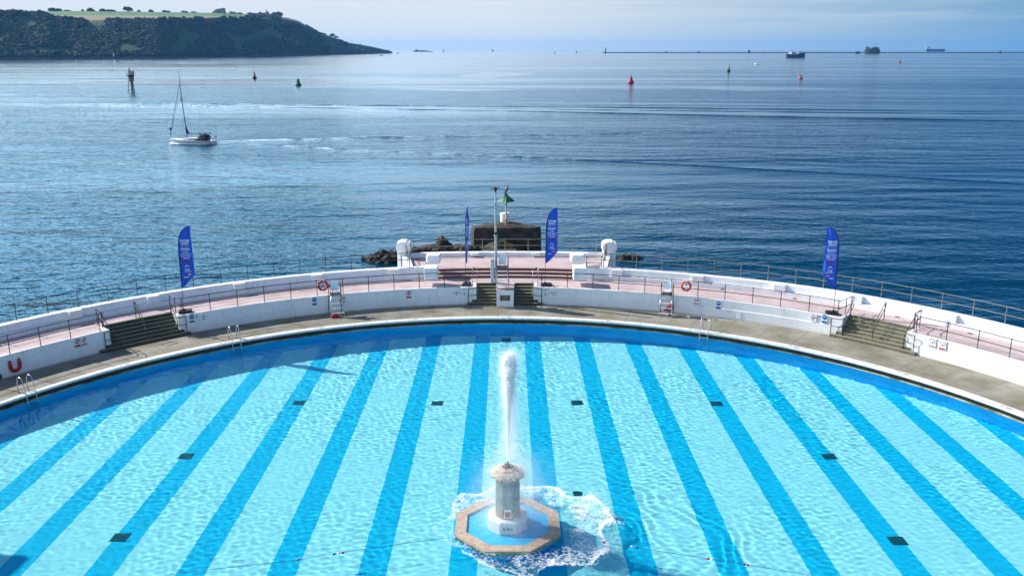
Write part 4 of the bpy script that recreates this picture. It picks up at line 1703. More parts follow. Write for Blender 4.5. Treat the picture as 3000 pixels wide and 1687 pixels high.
# water column
t = thing('fountain_jet', 'white column of water shooting up from the fountain', 'water jet', (FX, FY, 2.20))
M_jet = mat('aerated_water', (.88, .92, .94), .4)
b = M_jet.node_tree.nodes['Principled BSDF']
b.inputs['Subsurface Weight'].default_value = 1.
b.inputs['Subsurface Radius'].default_value = (.3, .3, .3)
b.inputs['Subsurface Scale'].default_value = .5
m = MB()
v, f = [], []
HJ = 4.25
nz, k = 90, 16
for i in range(nz + 1):
    u = i / nz
    z = HJ * u
    r = .04 + .04 * u + .11 * sstep(.45, .92, u)
    if u > .93:
        r *= math.sqrt(max(.02, 1 - ((u - .93) / .07) ** 2))
    cxx = .05 * u + .05 * sstep(.6, 1, u)
    for j in range(k):
        a = 2 * PI * j / k
        q = 1 + (.2 + .8 * sstep(.3, .7, u)) * mnoise.noise(Vector((math.cos(a) * 1.6, math.sin(a) * 1.6, z * 3.2)))
        q += (.15 + .55 * sstep(.4, .8, u)) * mnoise.noise(Vector((math.cos(a) * 4, math.sin(a) * 4, z * 11)))
        v.append((cxx + r * q * math.cos(a), r * q * math.sin(a), z))
for i in range(nz):
    for j in range(k):
        f.append((i * k + j, i * k + (j + 1) % k, i * k + k + (j + 1) % k, i * k + k + j))
f.append(tuple(range(nz * k, nz * k + k)))
m.add(v, f).build('jet_core', M_jet, t, smooth=True)


def drops(P, R, name, m, parent=None):
    """cloud of small tumbling droplets, one mesh"""
    T = np.array([(1, 1, 1), (1, -1, -1), (-1, 1, -1), (-1, -1, 1)], float) / 1.3
    TF = np.array([(0, 1, 2), (0, 3, 1), (0, 2, 3), (1, 3, 2)])
    n_ = len(P)
    an = rng.random((n_, 3)) * 6.28
    ca, sa = np.cos(an), np.sin(an)
    V_ = np.repeat(T[None], n_, 0)
    x, y = V_[..., 0].copy(), V_[..., 1].copy()
    V_[..., 0], V_[..., 1] = x * ca[:, 0:1] - y * sa[:, 0:1], x * sa[:, 0:1] + y * ca[:, 0:1]
    y, z = V_[..., 1].copy(), V_[..., 2].copy()
    V_[..., 1], V_[..., 2] = y * ca[:, 1:2] - z * sa[:, 1:2], y * sa[:, 1:2] + z * ca[:, 1:2]
    V_ = V_ * R[:, None, None] + P[:, None, :]
    Q_ = (TF[None] + (np.arange(n_) * 4)[:, None, None]).reshape(-1, 3)
    o = grid_mesh(name, V_.reshape(-1, 3), Q_, m, False)
    if parent:
        o.parent = parent
    return o


n1 = 26000
u = rng.beta(3.0, 1.4, n1)
rr = (.05 + .25 * np.clip((u - .35) / .5, 0, 1) ** 1.2) * np.abs(rng.normal(0, .58, n1)) + .03
aa = rng.random(n1) * 6.28
P = np.stack([rr * np.cos(aa) + .05 * u, rr * np.sin(aa), u * HJ * 1.01], -1)
R = rng.uniform(.003, .012, n1)
n2 = 9000       # falling veil
zz = rng.random(n2) * HJ * .95
aa = rng.normal(0, 1.0, n2)
rr = .10 + .26 * (1 - zz / HJ) * rng.random(n2) + .06 * rng.normal(0, 1, n2)
P2 = np.stack([.10 + rr * np.cos(aa), rr * np.sin(aa), zz], -1)
P = np.concatenate([P, P2])
R = np.concatenate([R, rng.uniform(.003, .009, n2)])
o = drops(P, R, 'spray_droplets', M_jet, t)
tag(o, kind='stuff')
# spray falling around the column
n3 = 26000
rr = np.abs(rng.normal(0, .55, n3)) + .35
aa = rng.random(n3) * 6.28
zz = 3.2 * rng.random(n3) ** 1.1 * np.exp(-((rr - .5) / 1.1) ** 2)
P = np.stack([FX + .12 + rr * np.cos(aa), FY + rr * np.sin(aa), WL + .05 + zz], -1)
R = rng.uniform(.003, .0075, n3)
n4 = 9000
rr = np.abs(rng.normal(.47, .15, n4))
aa = rng.random(n4) * 6.28
P = np.concatenate([P, np.stack([FX + .03 + rr * np.cos(aa), FY + rr * np.sin(aa), 1.72 + .16 * rng.random(n4) + .25 * (.6 - rr)], -1)])
R = np.concatenate([R, rng.uniform(.003, .010, n4)])
o = drops(P, R, 'spray', M_jet)
tag(o, 'fine white spray falling round the fountain column', 'spray', kind='stuff')


def mist(name, c, rx, h, dens, label, power=1.6, zf=1.0):
    """drifting water mist: a soft volume, thickest along its axis"""
    m = bpy.data.materials.new(name)
    m.use_nodes = True
    n, l = m.node_tree.nodes, m.node_tree.links
    n.remove(n['Principled BSDF'])
    v_ = n.new('ShaderNodeVolumePrincipled')
    v_.inputs['Color'].default_value = (.97, .985, 1, 1)
    v_.inputs['Anisotropy'].default_value = .2
    tcd = n.new('ShaderNodeTexCoord')
    sp = n.new('ShaderNodeSeparateXYZ')
    l.new(tcd.outputs['Object'], sp.inputs[0])
    r2 = node_math(n, l, 'SQRT', node_math(n, l, 'ADD', node_math(n, l, 'MULTIPLY', sp.outputs[0], sp.outputs[0]), node_math(n, l, 'MULTIPLY', sp.outputs[1], sp.outputs[1])))
    fo = node_math(n, l, 'POWER', node_math(n, l, 'SUBTRACT', 1., node_math(n, l, 'DIVIDE', r2, rx), True), power)
    top = node_math(n, l, 'POWER', node_math(n, l, 'SUBTRACT', 1., node_math(n, l, 'DIVIDE', sp.outputs[2], h), True), zf)
    bot = node_math(n, l, 'MULTIPLY', sp.outputs[2], 4., True)
    ns = n.new('ShaderNodeTexNoise')
    ns.inputs['Scale'].default_value = 2.2
    ns.inputs['Detail'].default_value = 4
    l.new(tcd.outputs['Object'], ns.inputs['Vector'])
    nr_ = n.new('ShaderNodeMapRange')
    nr_.inputs['From Min'].default_value = .35
    nr_.inputs['From Max'].default_value = .68
    l.new(ns.outputs['Fac'], nr_.inputs['Value'])
    d = node_math(n, l, 'MULTIPLY', node_math(n, l, 'MULTIPLY', fo, top), node_math(n, l, 'MULTIPLY', nr_.outputs[0], bot))
    l.new(node_math(n, l, 'MULTIPLY', d, dens), v_.inputs['Density'])
    l.new(v_.outputs[0], n['Material Output'].inputs['Volume'])
    o = MB().lathe([(rx, 0), (rx, h)], n=20).build(name, m)
    o.location = c
    return tag(o, label, 'mist', kind='stuff')


mist('mist', (FX + .12, FY, WL + .06), 2.1, 3.0, 1.15, 'soft white mist round the fountain column', 1.5, .8)
mist('mist', (FX + .06, FY, 2.3), .50, 4.3, 4., 'soft mist round the rising water jet', 1.2, .12)
# foam on the pool surface round the fountain
hf = .036
X = np.arange(-5.2, 6.6, hf)
Y = np.arange(FY - 5.6, FY + 5.2, hf)
nx, ny = len(X), len(Y)
N = 512
hh_save = hh


def fnoise(l0, sg, seed):
    r_ = np.random.default_rng(seed)
    kk = np.fft.fftfreq(N, hf) * 2 * np.pi
    KX, KY = np.meshgrid(kk, kk)
    lam = 2 * np.pi / (np.hypot(KX, KY) + 1e-6)
    A = np.exp(-(np.log(lam / l0) / sg) ** 2) * lam
    h_ = np.fft.ifft2(A * np.exp(2j * np.pi * r_.random((N, N)))).real
    return (h_ / h_.std())[:ny, :nx]


XX, YY = np.meshgrid(X, Y)
dx, dy = XX - .55, YY - FY
RR = np.hypot(dx, dy)
TH = np.arctan2(dx, dy)                       # 0 = far side, + = right
RB = 3.25 + .35 * np.sin(TH * 1.0) + .25 * fnoise(2.2, .5, 31)   # outer edge of the foam
edge = np.exp(-((RR - RB) / .20) ** 2)
inside = (RR < RB)
right = np.clip(.5 + .6 * np.sin(TH) + .25 * np.cos(TH), 0, 1)
near = np.clip(-np.cos(TH), 0, 1)
dens = inside * (.54 + .30 * right + .06 * near) * np.clip((RR - 1.5) / .8, .4, 1) + edge * (.26 + .45 * right + .30 * np.clip(np.cos(TH), 0, 1))
cell = fnoise(.16, .35, 32) * .55 + fnoise(.45, .5, 33) * .5 + fnoise(1.3, .5, 34) * .45
lace = -np.abs(fnoise(.30, .4, 35)) + .55
val = np.maximum(cell * .8, lace + fnoise(1.2, .5, 37) * .35) + .35 * fnoise(.09, .3, 38)
fd = np.clip((val - (1.05 - 2.1 * dens)) / 2.2, 0, 1) * np.clip((dens - .08) / .15, 0, 1)
o_in = np.abs(XX - FX) + np.abs(YY - FY)
octm = np.maximum(np.maximum(np.abs(XX - FX), np.abs(YY - FY)), o_in / math.sqrt(2)) < 1.99
fd[octm] = 0
mask = fd > .015
idx = np.arange(nx * ny).reshape(ny, nx)
kq = mask[:-1, :-1] & mask[1:, :-1] & mask[:-1, 1:] & mask[1:, 1:]
Q = np.stack([idx[:-1, :-1], idx[:-1, 1:], idx[1:, 1:], idx[1:, :-1]], -1)[kq]
used = np.unique(Q)
rem = np.full(nx * ny, -1)
rem[used] = np.arange(len(used))
V = np.stack([XX + .3 * hf * fnoise(.1, .3, 41), YY + .3 * hf * fnoise(.1, .3, 42), WL + .02 + fd * .03], -1).reshape(-1, 3)[used]
M_soft = mat('thin_foam', (.90, .94, .96), .7)
n, l = M_soft.node_tree.nodes, M_soft.node_tree.links
at_ = n.new('ShaderNodeAttribute')
at_.attribute_name = 'thickness'
tr_ = n.new('ShaderNodeBsdfTransparent')
mx_ = n.new('ShaderNodeMixShader')
l.new(at_.outputs['Fac'], mx_.inputs[0])
l.new(tr_.outputs[0], mx_.inputs[1])
l.new(n['Principled BSDF'].outputs[0], mx_.inputs[2])
l.new(mx_.outputs[0], n['Material Output'].inputs['Surface'])
o = grid_mesh('foam', V, rem[Q], M_soft)
o.data.attributes.new('thickness', 'FLOAT', 'POINT').data.foreach_set('value', (fd.reshape(-1)[used] ** 1.15 * .80).astype(np.float32))
tag(o, 'lacy white foam on the water round the fountain', 'foam', kind='stuff')

# lane rope with small floats
t = thing('lane_rope', 'thin blue rope with red, white and blue floats, floating across the pool', 'lane rope', (0, 27.6, WL))
rp = [at(500, 1680, WL + .03), at(872, 1639, WL + .03), at(1000, 1617, WL + .03), at(1200, 1589, WL + .03), at(1330, 1573, WL + .03)]
rq = [at(1660, 1572, WL + .03), at(1770, 1588, WL + .03), at(1860, 1603, WL + .03), at(2080, 1636, WL + .03), at(2200, 1655, WL + .03), at(2350, 1680, WL + .03), at(2450, 1705, WL + .03)]
for q in (rp, rq):
    MB().tube(q, .009, 5).build('rope', M_rope, t, world=True)
for px, py, mm in ((873, 1639, M_rprint), (979, 1622, M_sblue), (992, 1620, M_wplast), (1004, 1618, M_rprint), (1769, 1588, M_rprint), (1851, 1600, M_wplast), (1866, 1603.5, M_sblue), (2074, 1636, M_rprint), (2086, 1637.5, M_wplast), (2180, 1651.5, M_sblue), (2191, 1653.5, M_rprint)):
    p = at(px, py, WL + .035)
    tx = (Vector((1, .0, 0)) if px < 1500 else Vector((1, 0, 0)))
    sl_ = .22 if px < 1500 else -.24
    d = Vector((1, sl_, 0)).normalized() * .055
    MB().tube([p - d, p - d * .6, p + d * .6, p + d], [.02, .04, .04, .02], 8).build('float', mm, t, world=True, smooth=True)

# ------------------------------------------------------------------ rocks, block and beacon beyond the terrace
def rock(lab, c, d, seed, sub=5, amp=.55, fr=1.3, m_=M_rock, flat=None):
    m = MB()
    bm = bmesh.new()
    bmesh.ops.create_icosphere(bm, subdivisions=sub, radius=1)
    for q in bm.verts:
        p = q.co.copy()
        o_ = Vector((seed * 2.7, seed * 1.3, seed * .7))
        h_ = 1 + amp * mnoise.noise(p * fr + o_) + amp * .5 * mnoise.noise(p * fr * 2.7 + o_) + amp * .25 * abs(mnoise.noise(p * fr * 6 + o_))
        h_ += .1 * mnoise.cell(p * 5 + o_)
        q.co = p * h_
    v = [(c[0] + q.co.x * d[0], c[1] + q.co.y * d[1], c[2] + q.co.z * d[2]) for q in bm.verts]
    f = [tuple(p.index for p in q.verts) for q in bm.faces]
    bm.free()
    o = MB().add([(a[0] - c[0], a[1] - c[1], a[2] - c[2]) for a in v], f).build('rock', m_)
    o.location = c
    return tag(o, lab, 'rock', 'dark rocks beyond the terrace')


rock('big dark rock left of the left domed pillar', (-13.2, 91.8, -4.75), (1.8, 1.7, 1.1), 1)
rock('tall jagged dark rock left of the concrete block', (-7.0, 94.2, -4.6), (1.35, 1.6, 1.5), 2)
rock('long low dark rock behind the left end of the terrace kerb', (-8.6, 92.3, -4.7), (4.2, 1.8, 1.3), 3)
rock('low dark rock between the jagged rock and the flat slab', (-4.4, 92.6, -4.7), (2.3, 1.7, 1.25), 4)
rock('small wave washed dark rock right of the right domed pillar', (11.6, 91.6, -4.85), (1.2, 1.0, .52), 5)
rock('tiny dark rock farthest right of the terrace', (13.4, 92.4, -4.75), (1.15, .9, .55), 6)
t = thing('concrete_block', 'massive weathered concrete block in the sea carrying the green beacon', 'concrete block', (-.15, 95, SEA))
m = MB()
pl = [(-3.62, 94.7), (3.25, 94.7), (3.72, 95.7), (-.3, 99.6), (-4.0, 95.7)]
rings = []
for z, s_, zc in ((-5.5, 1.03, 0), (-4.4, 1.01, 0), (-3.2, 1.0, 0), (-2.2, .995, 0), (-1.85, .985, 0), (-1.72, .95, 0)):
    rings.append([(.0 + (p[0] + .15) * s_ - .15, 96.5 + (p[1] - 96.5) * s_, z) for p in pl])
# subdivide the outline for a rough surface
v, f = [], []
sub = 20
for r_ in rings:
    for i in range(len(r_)):
        a, c = Vector(r_[i]), Vector(r_[(i + 1) % len(r_)])
        for q in range(sub):
            p = a.lerp(c, q / sub)
            h_ = mnoise.noise(p * 1.4) * .09 + mnoise.noise(p * 4) * .04
            p += Vector(((p.x) * .02 * h_ * 8, (p.y - 96.5) * .02 * h_ * 8, h_ * .6))
            v.append(p)
k = len(pl) * sub
for i in range(len(rings) - 1):
    for j in range(k):
        f.append((i * k + j, i * k + (j + 1) % k, i * k + k + (j + 1) % k, i * k + k + j))
B = (len(rings) - 1) * k
v.append((-.2, 96.6, -1.45))
cidx = len(v) - 1
ring2 = []
for j in range(k):
    p = Vector(v[B + j]).lerp(Vector((-.2, 96.6, -1.45)), .5)
    p.z += .05 * mnoise.noise(p * 2)
    v.append(p)
    ring2.append(len(v) - 1)
for j in range(k):
    f.append((B + j, B + (j + 1) % k, ring2[(j + 1) % k], ring2[j]))
    f.append((ring2[j], ring2[(j + 1) % k], cidx))
m.add(v, f).build('block', M_block, t, world=True, smooth=25)
m = MB()
m.blob((-.6, 93.7, -4.7), (2.7, 1.6, 1.75), 4, .4, 2.4, 4)
m.build('algae_skirt', M_algae, t, world=True, smooth=True)
o = MB().bbox((-.8, 91.0, -4.0), (3.6, 2.0, 1.15), .1).build('rock_slab', mat('slab_concrete', (.055, .055, .05), .8, var=.5, scale=1.5))
tag(o, 'flat grey slab in the sea in front of the concrete block', 'slab')
t = thing('beacon', 'green cone topped beacon on a white and rusty pole on the concrete block', 'beacon', (-.12, 95.6, -1.62))
MB().lathe([(.105, 0), (.105, .75)], n=10).build('rusty_pole_foot', mat('rust', (.5, .22, .05), .8, var=.3, scale=6), t, smooth=35)
MB().lathe([(.10, .75), (.10, 2.9)], n=10).build('pole', mat('cream_pole', (.62, .48, .36), .6), t, smooth=35)
m = MB()
v = [(0, 0, 3.45)]
for k in range(12):
    a = 2 * PI * k / 12
    r_ = .98 if k % 3 == 0 else .80
    v.append((r_ * math.cos(a), r_ * math.sin(a), 2.68))
m.add(v, [(0, 1 + k, 1 + (k + 1) % 12) for k in range(12)])
for k in range(12):
    a = 2 * PI * k / 12
    m.tube([(0, 0, 3.47), (.95 * math.cos(a), .95 * math.sin(a), 2.68)], .022, 5)
m.build('green_topmark', M_green, t)
MB().lathe([(.14, 3.38), (.14, 3.5), (.10, 3.55)], n=10).build('lamp_base', M_green, t)
o = thing('water_tank', 'white cylinder drum standing on the concrete block behind the beacon', 'drum', (-.25, 96.9, -1.48))
MB().lathe([(.50, 0), (.52, .03), (.52, .34), (.535, .36), (.52, .38), (.52, .68), (.535, .70), (.52, .72), (.52, 1.02), (.48, 1.05), (.46, 1.03)], n=20).build('drum_body', M_silver, o, smooth=35)
MB().lathe([(.08, 1.03), (.08, 1.08)], (.2, 0, 0), 8).build('drum_cap', M_ghost, o)
# cormorant on the beacon
t = thing('cormorant', 'black seabird perched upright on top of the green beacon', 'bird', (-.12, 95.6, 1.92))
m = MB()
m.tube([(-.10, 0, .02), (-.06, 0, .16), (.02, 0, .34), (.10, 0, .50), (.16, 0, .60), (.19, 0, .70), (.17, 0, .80), (.20, 0, .85), (.27, 0, .855)], [.05, .10, .14, .13, .085, .05, .045, .058, .04], 10)
m.tube([(-.05, 0, .14), (-.14, 0, -.04), (-.18, 0, -.16)], [.07, .05, .03], 8)
m.tube([(.27, 0, .855), (.36, 0, .84), (.385, 0, .815)], [.022, .013, .006], 6)
m.build('body', M_bird, t, smooth=True)
for s_ in (-1, 1):
    m = MB()
    m.tube([(.12, s_ * .10, .50), (.02, s_ * .14, .32), (-.1, s_ * .08, .06), (-.15, s_ * .05, -.05)], [.04, .06, .045, .015], 8)
    m.build('wing', M_bird, t, smooth=True)
    MB().tube([(.0, s_ * .05, .18), (.01, s_ * .05, .0), (.08, s_ * .06, -.02)], .014, 6).build('foot', M_dark, t)

# surf round the rocks
def surf(lab, cx, cy, rx, ry, th0, seed, gap=.0):
    r_ = np.random.default_rng(seed)
    hs = .07
    X = np.arange(cx - rx, cx + rx, hs)
    Y = np.arange(cy - ry, cy + ry, hs)
    V_, Q_ = [], []
    XX, YY = np.meshgrid(X, Y)
    val = np.zeros_like(XX)
    for a in range(XX.shape[0]):
        for c in range(XX.shape[1]):
            p = Vector((XX[a, c] * 1.1 + seed, YY[a, c] * 1.1, 0))
            val[a, c] = .5 - abs(mnoise.noise(p)) * 1.6 + .5 * mnoise.noise(p * 3.3)
    rr = np.hypot((XX - cx) / rx, (YY - cy) / ry)
    msk = val > th0 + .6 * rr ** 2
    kq = msk[:-1, :-1] & msk[1:, :-1] & msk[:-1, 1:] & msk[1:, 1:]
    idx = np.arange(XX.size).reshape(XX.shape)
    Q = np.stack([idx[:-1, :-1], idx[:-1, 1:], idx[1:, 1:], idx[1:, :-1]], -1)[kq]
    used = np.unique(Q)
    rem = np.full(XX.size, -1)
    rem[used] = np.arange(len(used))
    V = np.stack([XX, YY, SEA + .05 + .10 * np.clip(val - th0, 0, 1)], -1).reshape(-1, 3)[used]
    o = grid_mesh('surf', V, rem[Q], M_foam)
    return tag(o, lab, 'surf', kind='stuff')


surf('white surf washing at the right corner of the concrete block', 1.9, 92.2, 1.0, 1.5, .16, 3)
surf('thin streaks of surf right of the block', 8.0, 93.0, 3.0, 2.5, .36, 9)
surf('thin surf along the left corner of the block', -5.0, 96.0, 1.6, 2.6, .32, 15)

# ------------------------------------------------------------------ yacht
yb, ys = S(497, 421), S(633, 423)
LY = (ys - yb).length
rzy = math.atan2((yb - ys).y, (yb - ys).x)
mid = (yb + ys) / 2
t = thing('yacht', 'white sailing yacht under bare mast, motoring left with a wake', 'yacht', (mid.x, mid.y, SEA), rzy)
Lh = LY / 2
m = MB()
st_ = [(-1.0, .62, .78), (-.97, .74, .84), (-.8, .86, .86), (-.5, .97, .86), (-.1, 1.0, .90), (.3, .90, .98), (.6, .68, 1.06), (.82, .40, 1.14), (.95, .15, 1.2), (1.0, .02, 1.23)]
beam = 1.85
v, f = [], []
prof = [(0, -.5), (.45, -.35), (.72, 0.02), (.86, .35), (.95, .7), (1., 1.)]
for (x, wv, sh) in st_:
    row = []
    xr = x
    for s_ in (-1, 1):
        pr = prof if s_ > 0 else prof[::-1]
        for (q, zz) in pr:
            z = zz * sh if zz > 0 else zz * .6
            xo = xr * Lh
            if x > .5:
                xo -= (1 - max(zz, -.2)) * .75 * (x - .5) / .5
            if x < -.9:
                xo += (1 - max(zz, 0)) * -.0 + max(zz, 0) * .55
            row.append((xo, s_ * q * wv * beam, z))
    v += row
k = 12
for i in range(len(st_) - 1):
    for j in range(k - 1):
        f.append((i * k + j, i * k + j + 1, i * k + k + j + 1, i * k + k + j))
    f.append((i * k + k - 1, i * k, i * k + k, i * k + k + k - 1))
f.append(tuple(range(k)))
f.append(tuple(range((len(st_) - 1) * k, len(st_) * k)))
m.add(v, f).build('hull', M_hullw, t, smooth=40)
for s_ in (-1, 1):
    MB().tube([(-.9 * Lh, s_ * .80 * beam, .60), (-.5 * Lh, s_ * .935 * beam, .60), (0, s_ * .955 * beam, .63), (.55 * Lh, s_ * .72 * beam, .75)], .03, 5).build('blue_stripe', M_shipblue, t)
m = MB()
v, f = [], []
for (x, wv, z) in ((-.55, .62, 1.28), (-.52, .62, 1.38), (-.05, .60, 1.46), (.25, .48, 1.36), (.42, .26, 1.18), (.46, .2, 1.02)):
    for q, zz in ((-1, .84), (-.92, z - .05), (-.6, z), (.6, z), (.92, z - .05), (1, .84)):
        v.append((x * Lh, q * wv * beam, zz))
for i in range(5):
    for j in range(5):
        f.append((i * 6 + j, i * 6 + j + 1, i * 6 + 7 + j, i * 6 + 6 + j))
f += [(0, 1, 2, 3, 4, 5), (30, 31, 32, 33, 34, 35)]
m.add(v, f).build('coachroof', M_hullw, t, smooth=40)
for s_ in (-1, 1):
    MB().box((-.12 * Lh, s_ * .585 * beam, 1.20), (2.6, .05, .14)).build('cabin_window', M_black, t)
mx = .22 * Lh
MB().tube([(mx, 0, .9), (mx + .18, 0, 6), (mx + .45, 0, 11), (mx + .62, 0, 16.2)], [.105, .10, .09, .065], 8).build('mast', M_alum, t, smooth=True)
MB().tube([(mx + .62, 0, 16.2), (mx + .62, 0, 16.75)], .025, 5).tube([(mx + .3, 0, 16.3), (mx + 1.0, 0, 16.3)], .03, 5).build('masthead_gear', M_dark, t)
MB().tube([(mx - .1, 0, 2.35), (mx - 6.2, 0, 2.58)], .10, 8).build('boom', M_alum, t)
MB().add([(mx - .05, -.1, 2.4), (mx - .05, .1, 2.4), (mx + .05, 0, 4.6), (mx - .55, .16, 2.45), (mx - .55, -.16, 2.45)], [(0, 1, 2), (1, 3, 2), (3, 4, 2), (4, 0, 2), (0, 4, 3, 1)]).build('sail_stack', M_canvas, t)
for z, w_ in ((5.9, 1.15), (10.2, .9)):
    for s_ in (-1, 1):
        MB().tube([(mx + .2, 0, z), (mx - .05, s_ * w_, z + .15)], .045, 6).build('spreader', M_alum, t)
MB().bbox((mx + .55, 0, 10.1), (.28, .28, .55), .05).build('radar_reflector', M_dark, t)
MB().tube([(.965 * Lh, 0, 1.3), (mx + .5, 0, 14.2)], [.075, .045], 7).build('furled_genoa', M_canvas, t)
MB().blob((.90 * Lh, 0, 3.4), (.24, .2, .35), 2, .2, 2, 2).build('furling_knot', M_canvas, t)
MB().tube([(-.93 * Lh, 0, .9), (mx + .62, 0, 16.1)], .018, 5).build('backstay', M_dark, t)
for s_ in (-1, 1):
    MB().tube([(mx - .2, s_ * 1.75, .95), (mx - .05, s_ * 1.15, 6.05), (mx + .1, s_ * .9, 10.3), (mx + .6, 0, 15.8)], .014, 5).build('shroud', M_dark, t)
    P = [(-.96 * Lh, s_ * 1.1, 1.5), (-.5 * Lh, s_ * 1.72, 1.52), (0, s_ * 1.80, 1.55), (.4 * Lh, s_ * 1.45, 1.62), (.75 * Lh, s_ * .85, 1.72), (.99 * Lh, 0, 1.85)]
    MB().tube(P, .016, 5).build('guard_wire', M_steel, t)
    for p in P[:-1]:
        MB().tube([(p[0], p[1], .85), p], .018, 5).build('stanchion', M_steel, t)
MB().tube([(.78 * Lh, -.6, 1.1), (.85 * Lh, -.55, 1.75), (1.02 * Lh, 0, 1.9), (.85 * Lh, .55, 1.75), (.78 * Lh, .6, 1.1)], .025, 6).build('pulpit', M_steel, t)
m = MB()
v, f = [], []
for (x, h_) in ((-.30, .1), (-.34, .85), (-.44, 1.15), (-.58, 1.25), (-.68, 1.1), (-.70, .6)):
    for q in range(7):
        a = PI * q / 6
        v.append((x * Lh, -1.35 * math.cos(a), 1.15 + h_ * math.sin(a) ** .6))
for i in range(5):
    for j in range(6):
        f.append((i * 7 + j, i * 7 + j + 1, i * 7 + 8 + j, i * 7 + 7 + j))
m.add(v, f).build('sprayhood', M_canvas, t, smooth=True)
MB().bbox((-.44 * Lh, 0, 1.0), (2.6, 2.6, .5), .1).build('cockpit_coaming', M_canvas, t)
MB().tube([(-.97 * Lh, .3, 1.0), (-1.03 * Lh, .3, 2.1)], .02, 5).build('flagstaff', M_steel, t)
MB().add([(-1.0 * Lh, .3, 1.6), (-1.03 * Lh, .3, 2.05), (-1.10 * Lh, .45, 1.95), (-1.08 * Lh, .45, 1.5)], [(0, 1, 2, 3)]).build('ensign', M_rprint, t)
m = MB()
for s_ in (-1, 1):
    m.tube([(-.96 * Lh, s_ * 1.0, .9), (-.97 * Lh, s_ * 1.0, 1.6), (-.8 * Lh, s_ * 1.3, 1.6), (-.8 * Lh, s_ * 1.3, .9)], .03, 6)
m.bbox((-.93 * Lh, .5, 1.35), (.3, .5, .6), .08)
m.build('pushpit', M_wplast, t)


def person(lab, loc, rz, shirt, sit=True):
    """small seated or standing figure: body one skinned mesh"""
    t = thing('person', lab, 'person', loc, rz)
    me = bpy.data.meshes.new('body')
    J = [(0, 0, .92), (0, 0, 1.15), (0, 0, 1.42), (0, 0, 1.52), (0, 0, 1.66),
         (.20, .0, 1.40), (.27, .08, 1.15), (.22, .28, 1.05), (-.20, .0, 1.40), (-.27, .08, 1.15), (-.22, .28, 1.05),
         (.11, 0, .88), (.13, .05, .48), (.13, .0, .06), (.13, .12, .03), (-.11, 0, .88), (-.13, .05, .48), (-.13, 0, .06), (-.13, .12, .03)]
    E = [(0, 1), (1, 2), (2, 3), (3, 4), (2, 5), (5, 6), (6, 7), (2, 8), (8, 9), (9, 10), (0, 11), (11, 12), (12, 13), (13, 14), (0, 15), (15, 16), (16, 17), (17, 18)]
    Rr = [.15, .14, .15, .06, .10, .07, .05, .04, .07, .05, .04, .09, .065, .05, .04, .09, .065, .05, .04]
    me.from_pydata(J, E, [])
    o = bpy.data.objects.new('body', me)
    COL.objects.link(o)
    sk = o.modifiers.new('skin', 'SKIN')
    for q, r_ in zip(me.skin_vertices[0].data, Rr):
        q.radius = (r_, r_ * .85)
    me.skin_vertices[0].data[0].use_root = True
    o.modifiers.new('sub', 'SUBSURF').levels = 1
    dg = bpy.context.evaluated_depsgraph_get()
    me2 = bpy.data.meshes.new_from_object(o.evaluated_get(dg))
    bpy.data.objects.remove(o)
    me2.materials.clear()
    for mm in (shirt, M_skin, M_canvas):
        me2.materials.append(mm)
    for p in me2.polygons:
        z = p.center.z
        p.material_index = 1 if z > 1.5 or (abs(p.center.x) > .2 and p.center.y > .18) else (2 if z < .9 else 0)
        p.use_smooth = True
    o = bpy.data.objects.new('body', me2)
    COL.objects.link(o)
    o.parent = t
    MB().blob((0, -.02, 1.74), (.105, .115, .07), 1, .1, 2, 2).build('hair', M_hair, t, smooth=True)
    return t


rz2 = rzy - PI / 2
cz, sz_ = math.cos(rzy), math.sin(rzy)
for dx_, dy_, dz, shirt, lab in ((-.40, .55, 1.15, M_bluecloth, 'person in a blue top standing in the yacht cockpit'),):
    person(lab, (mid.x + cz * dx_ * Lh - sz_ * dy_, mid.y + sz_ * dx_ * Lh + cz * dy_, SEA + dz), rz2, shirt)
m = MB()
for k in range(26):
    u_ = k / 25
    x_ = Lh * (.93 - 1.6 * u_ ** 1.3)
    for s_ in (-1, 1):
        y_ = s_ * (beam * .72 * min(1, .15 + 2.0 * u_) + .15)
        p = Matrix.Translation((mid.x, mid.y, SEA)) @ Matrix.Rotation(rzy, 4, 'Z') @ Vector((x_, y_, .08))
        s2 = .22 * (1 - .6 * u_)
        m.blob(p, (.5, s2 + .08, .10 * (1.6 - u_)), k, .5, 2, 1)
o = m.build('bow_wave', M_foam, smooth=True)
tag(o, 'white bow wave foam along the yacht hull', 'foam', kind='stuff')

# ------------------------------------------------------------------ tower light and buoys


def cyl(m, a, c, r, n_=8):
    m.tube([a, c], r, n_)


p = S(388, 269)
t = thing('light_tower', 'three legged lattice light tower standing in the sea at left', 'light tower', p)
MB().tube([(0, 0, -.5), (0, 0, 5.6)], .55, 10).build('centre_column', mat('tower_column', (.14, .12, .14), .7), t)
for a in (200, 320, 80):
    m = MB()
    m.tube([(2.2 * math.cos(rad(a)), 2.2 * math.sin(rad(a)), -.5), (1.0 * math.cos(rad(a)), 1.0 * math.sin(rad(a)), 6.4)], .17, 8)
    m.build('leg', M_rail, t)
    MB().tube([(0, 0, 1.1), (1.9 * math.cos(rad(a)), 1.9 * math.sin(rad(a)), .7)], .16, 6).build('brace', M_dark, t)
MB().lathe([(1.25, 5.3), (1.5, 5.5), (1.5, 7.2), (1.4, 7.4)], n=12).build('drum_housing', mat('tower_timber', (.30, .24, .20), .7, var=.4, scale=1), t)
MB().lathe([(2.05, 8.2), (2.1, 8.3), (2.1, 8.5), (1.2, 7.4)][::-1], n=12).build('platform', M_dark, t)
MB().bbox((.4, 0, 9.5), (2.4, 1.9, 1.9), .15).build('cabin', mat('tower_cabin', (.36, .34, .36), .6), t)
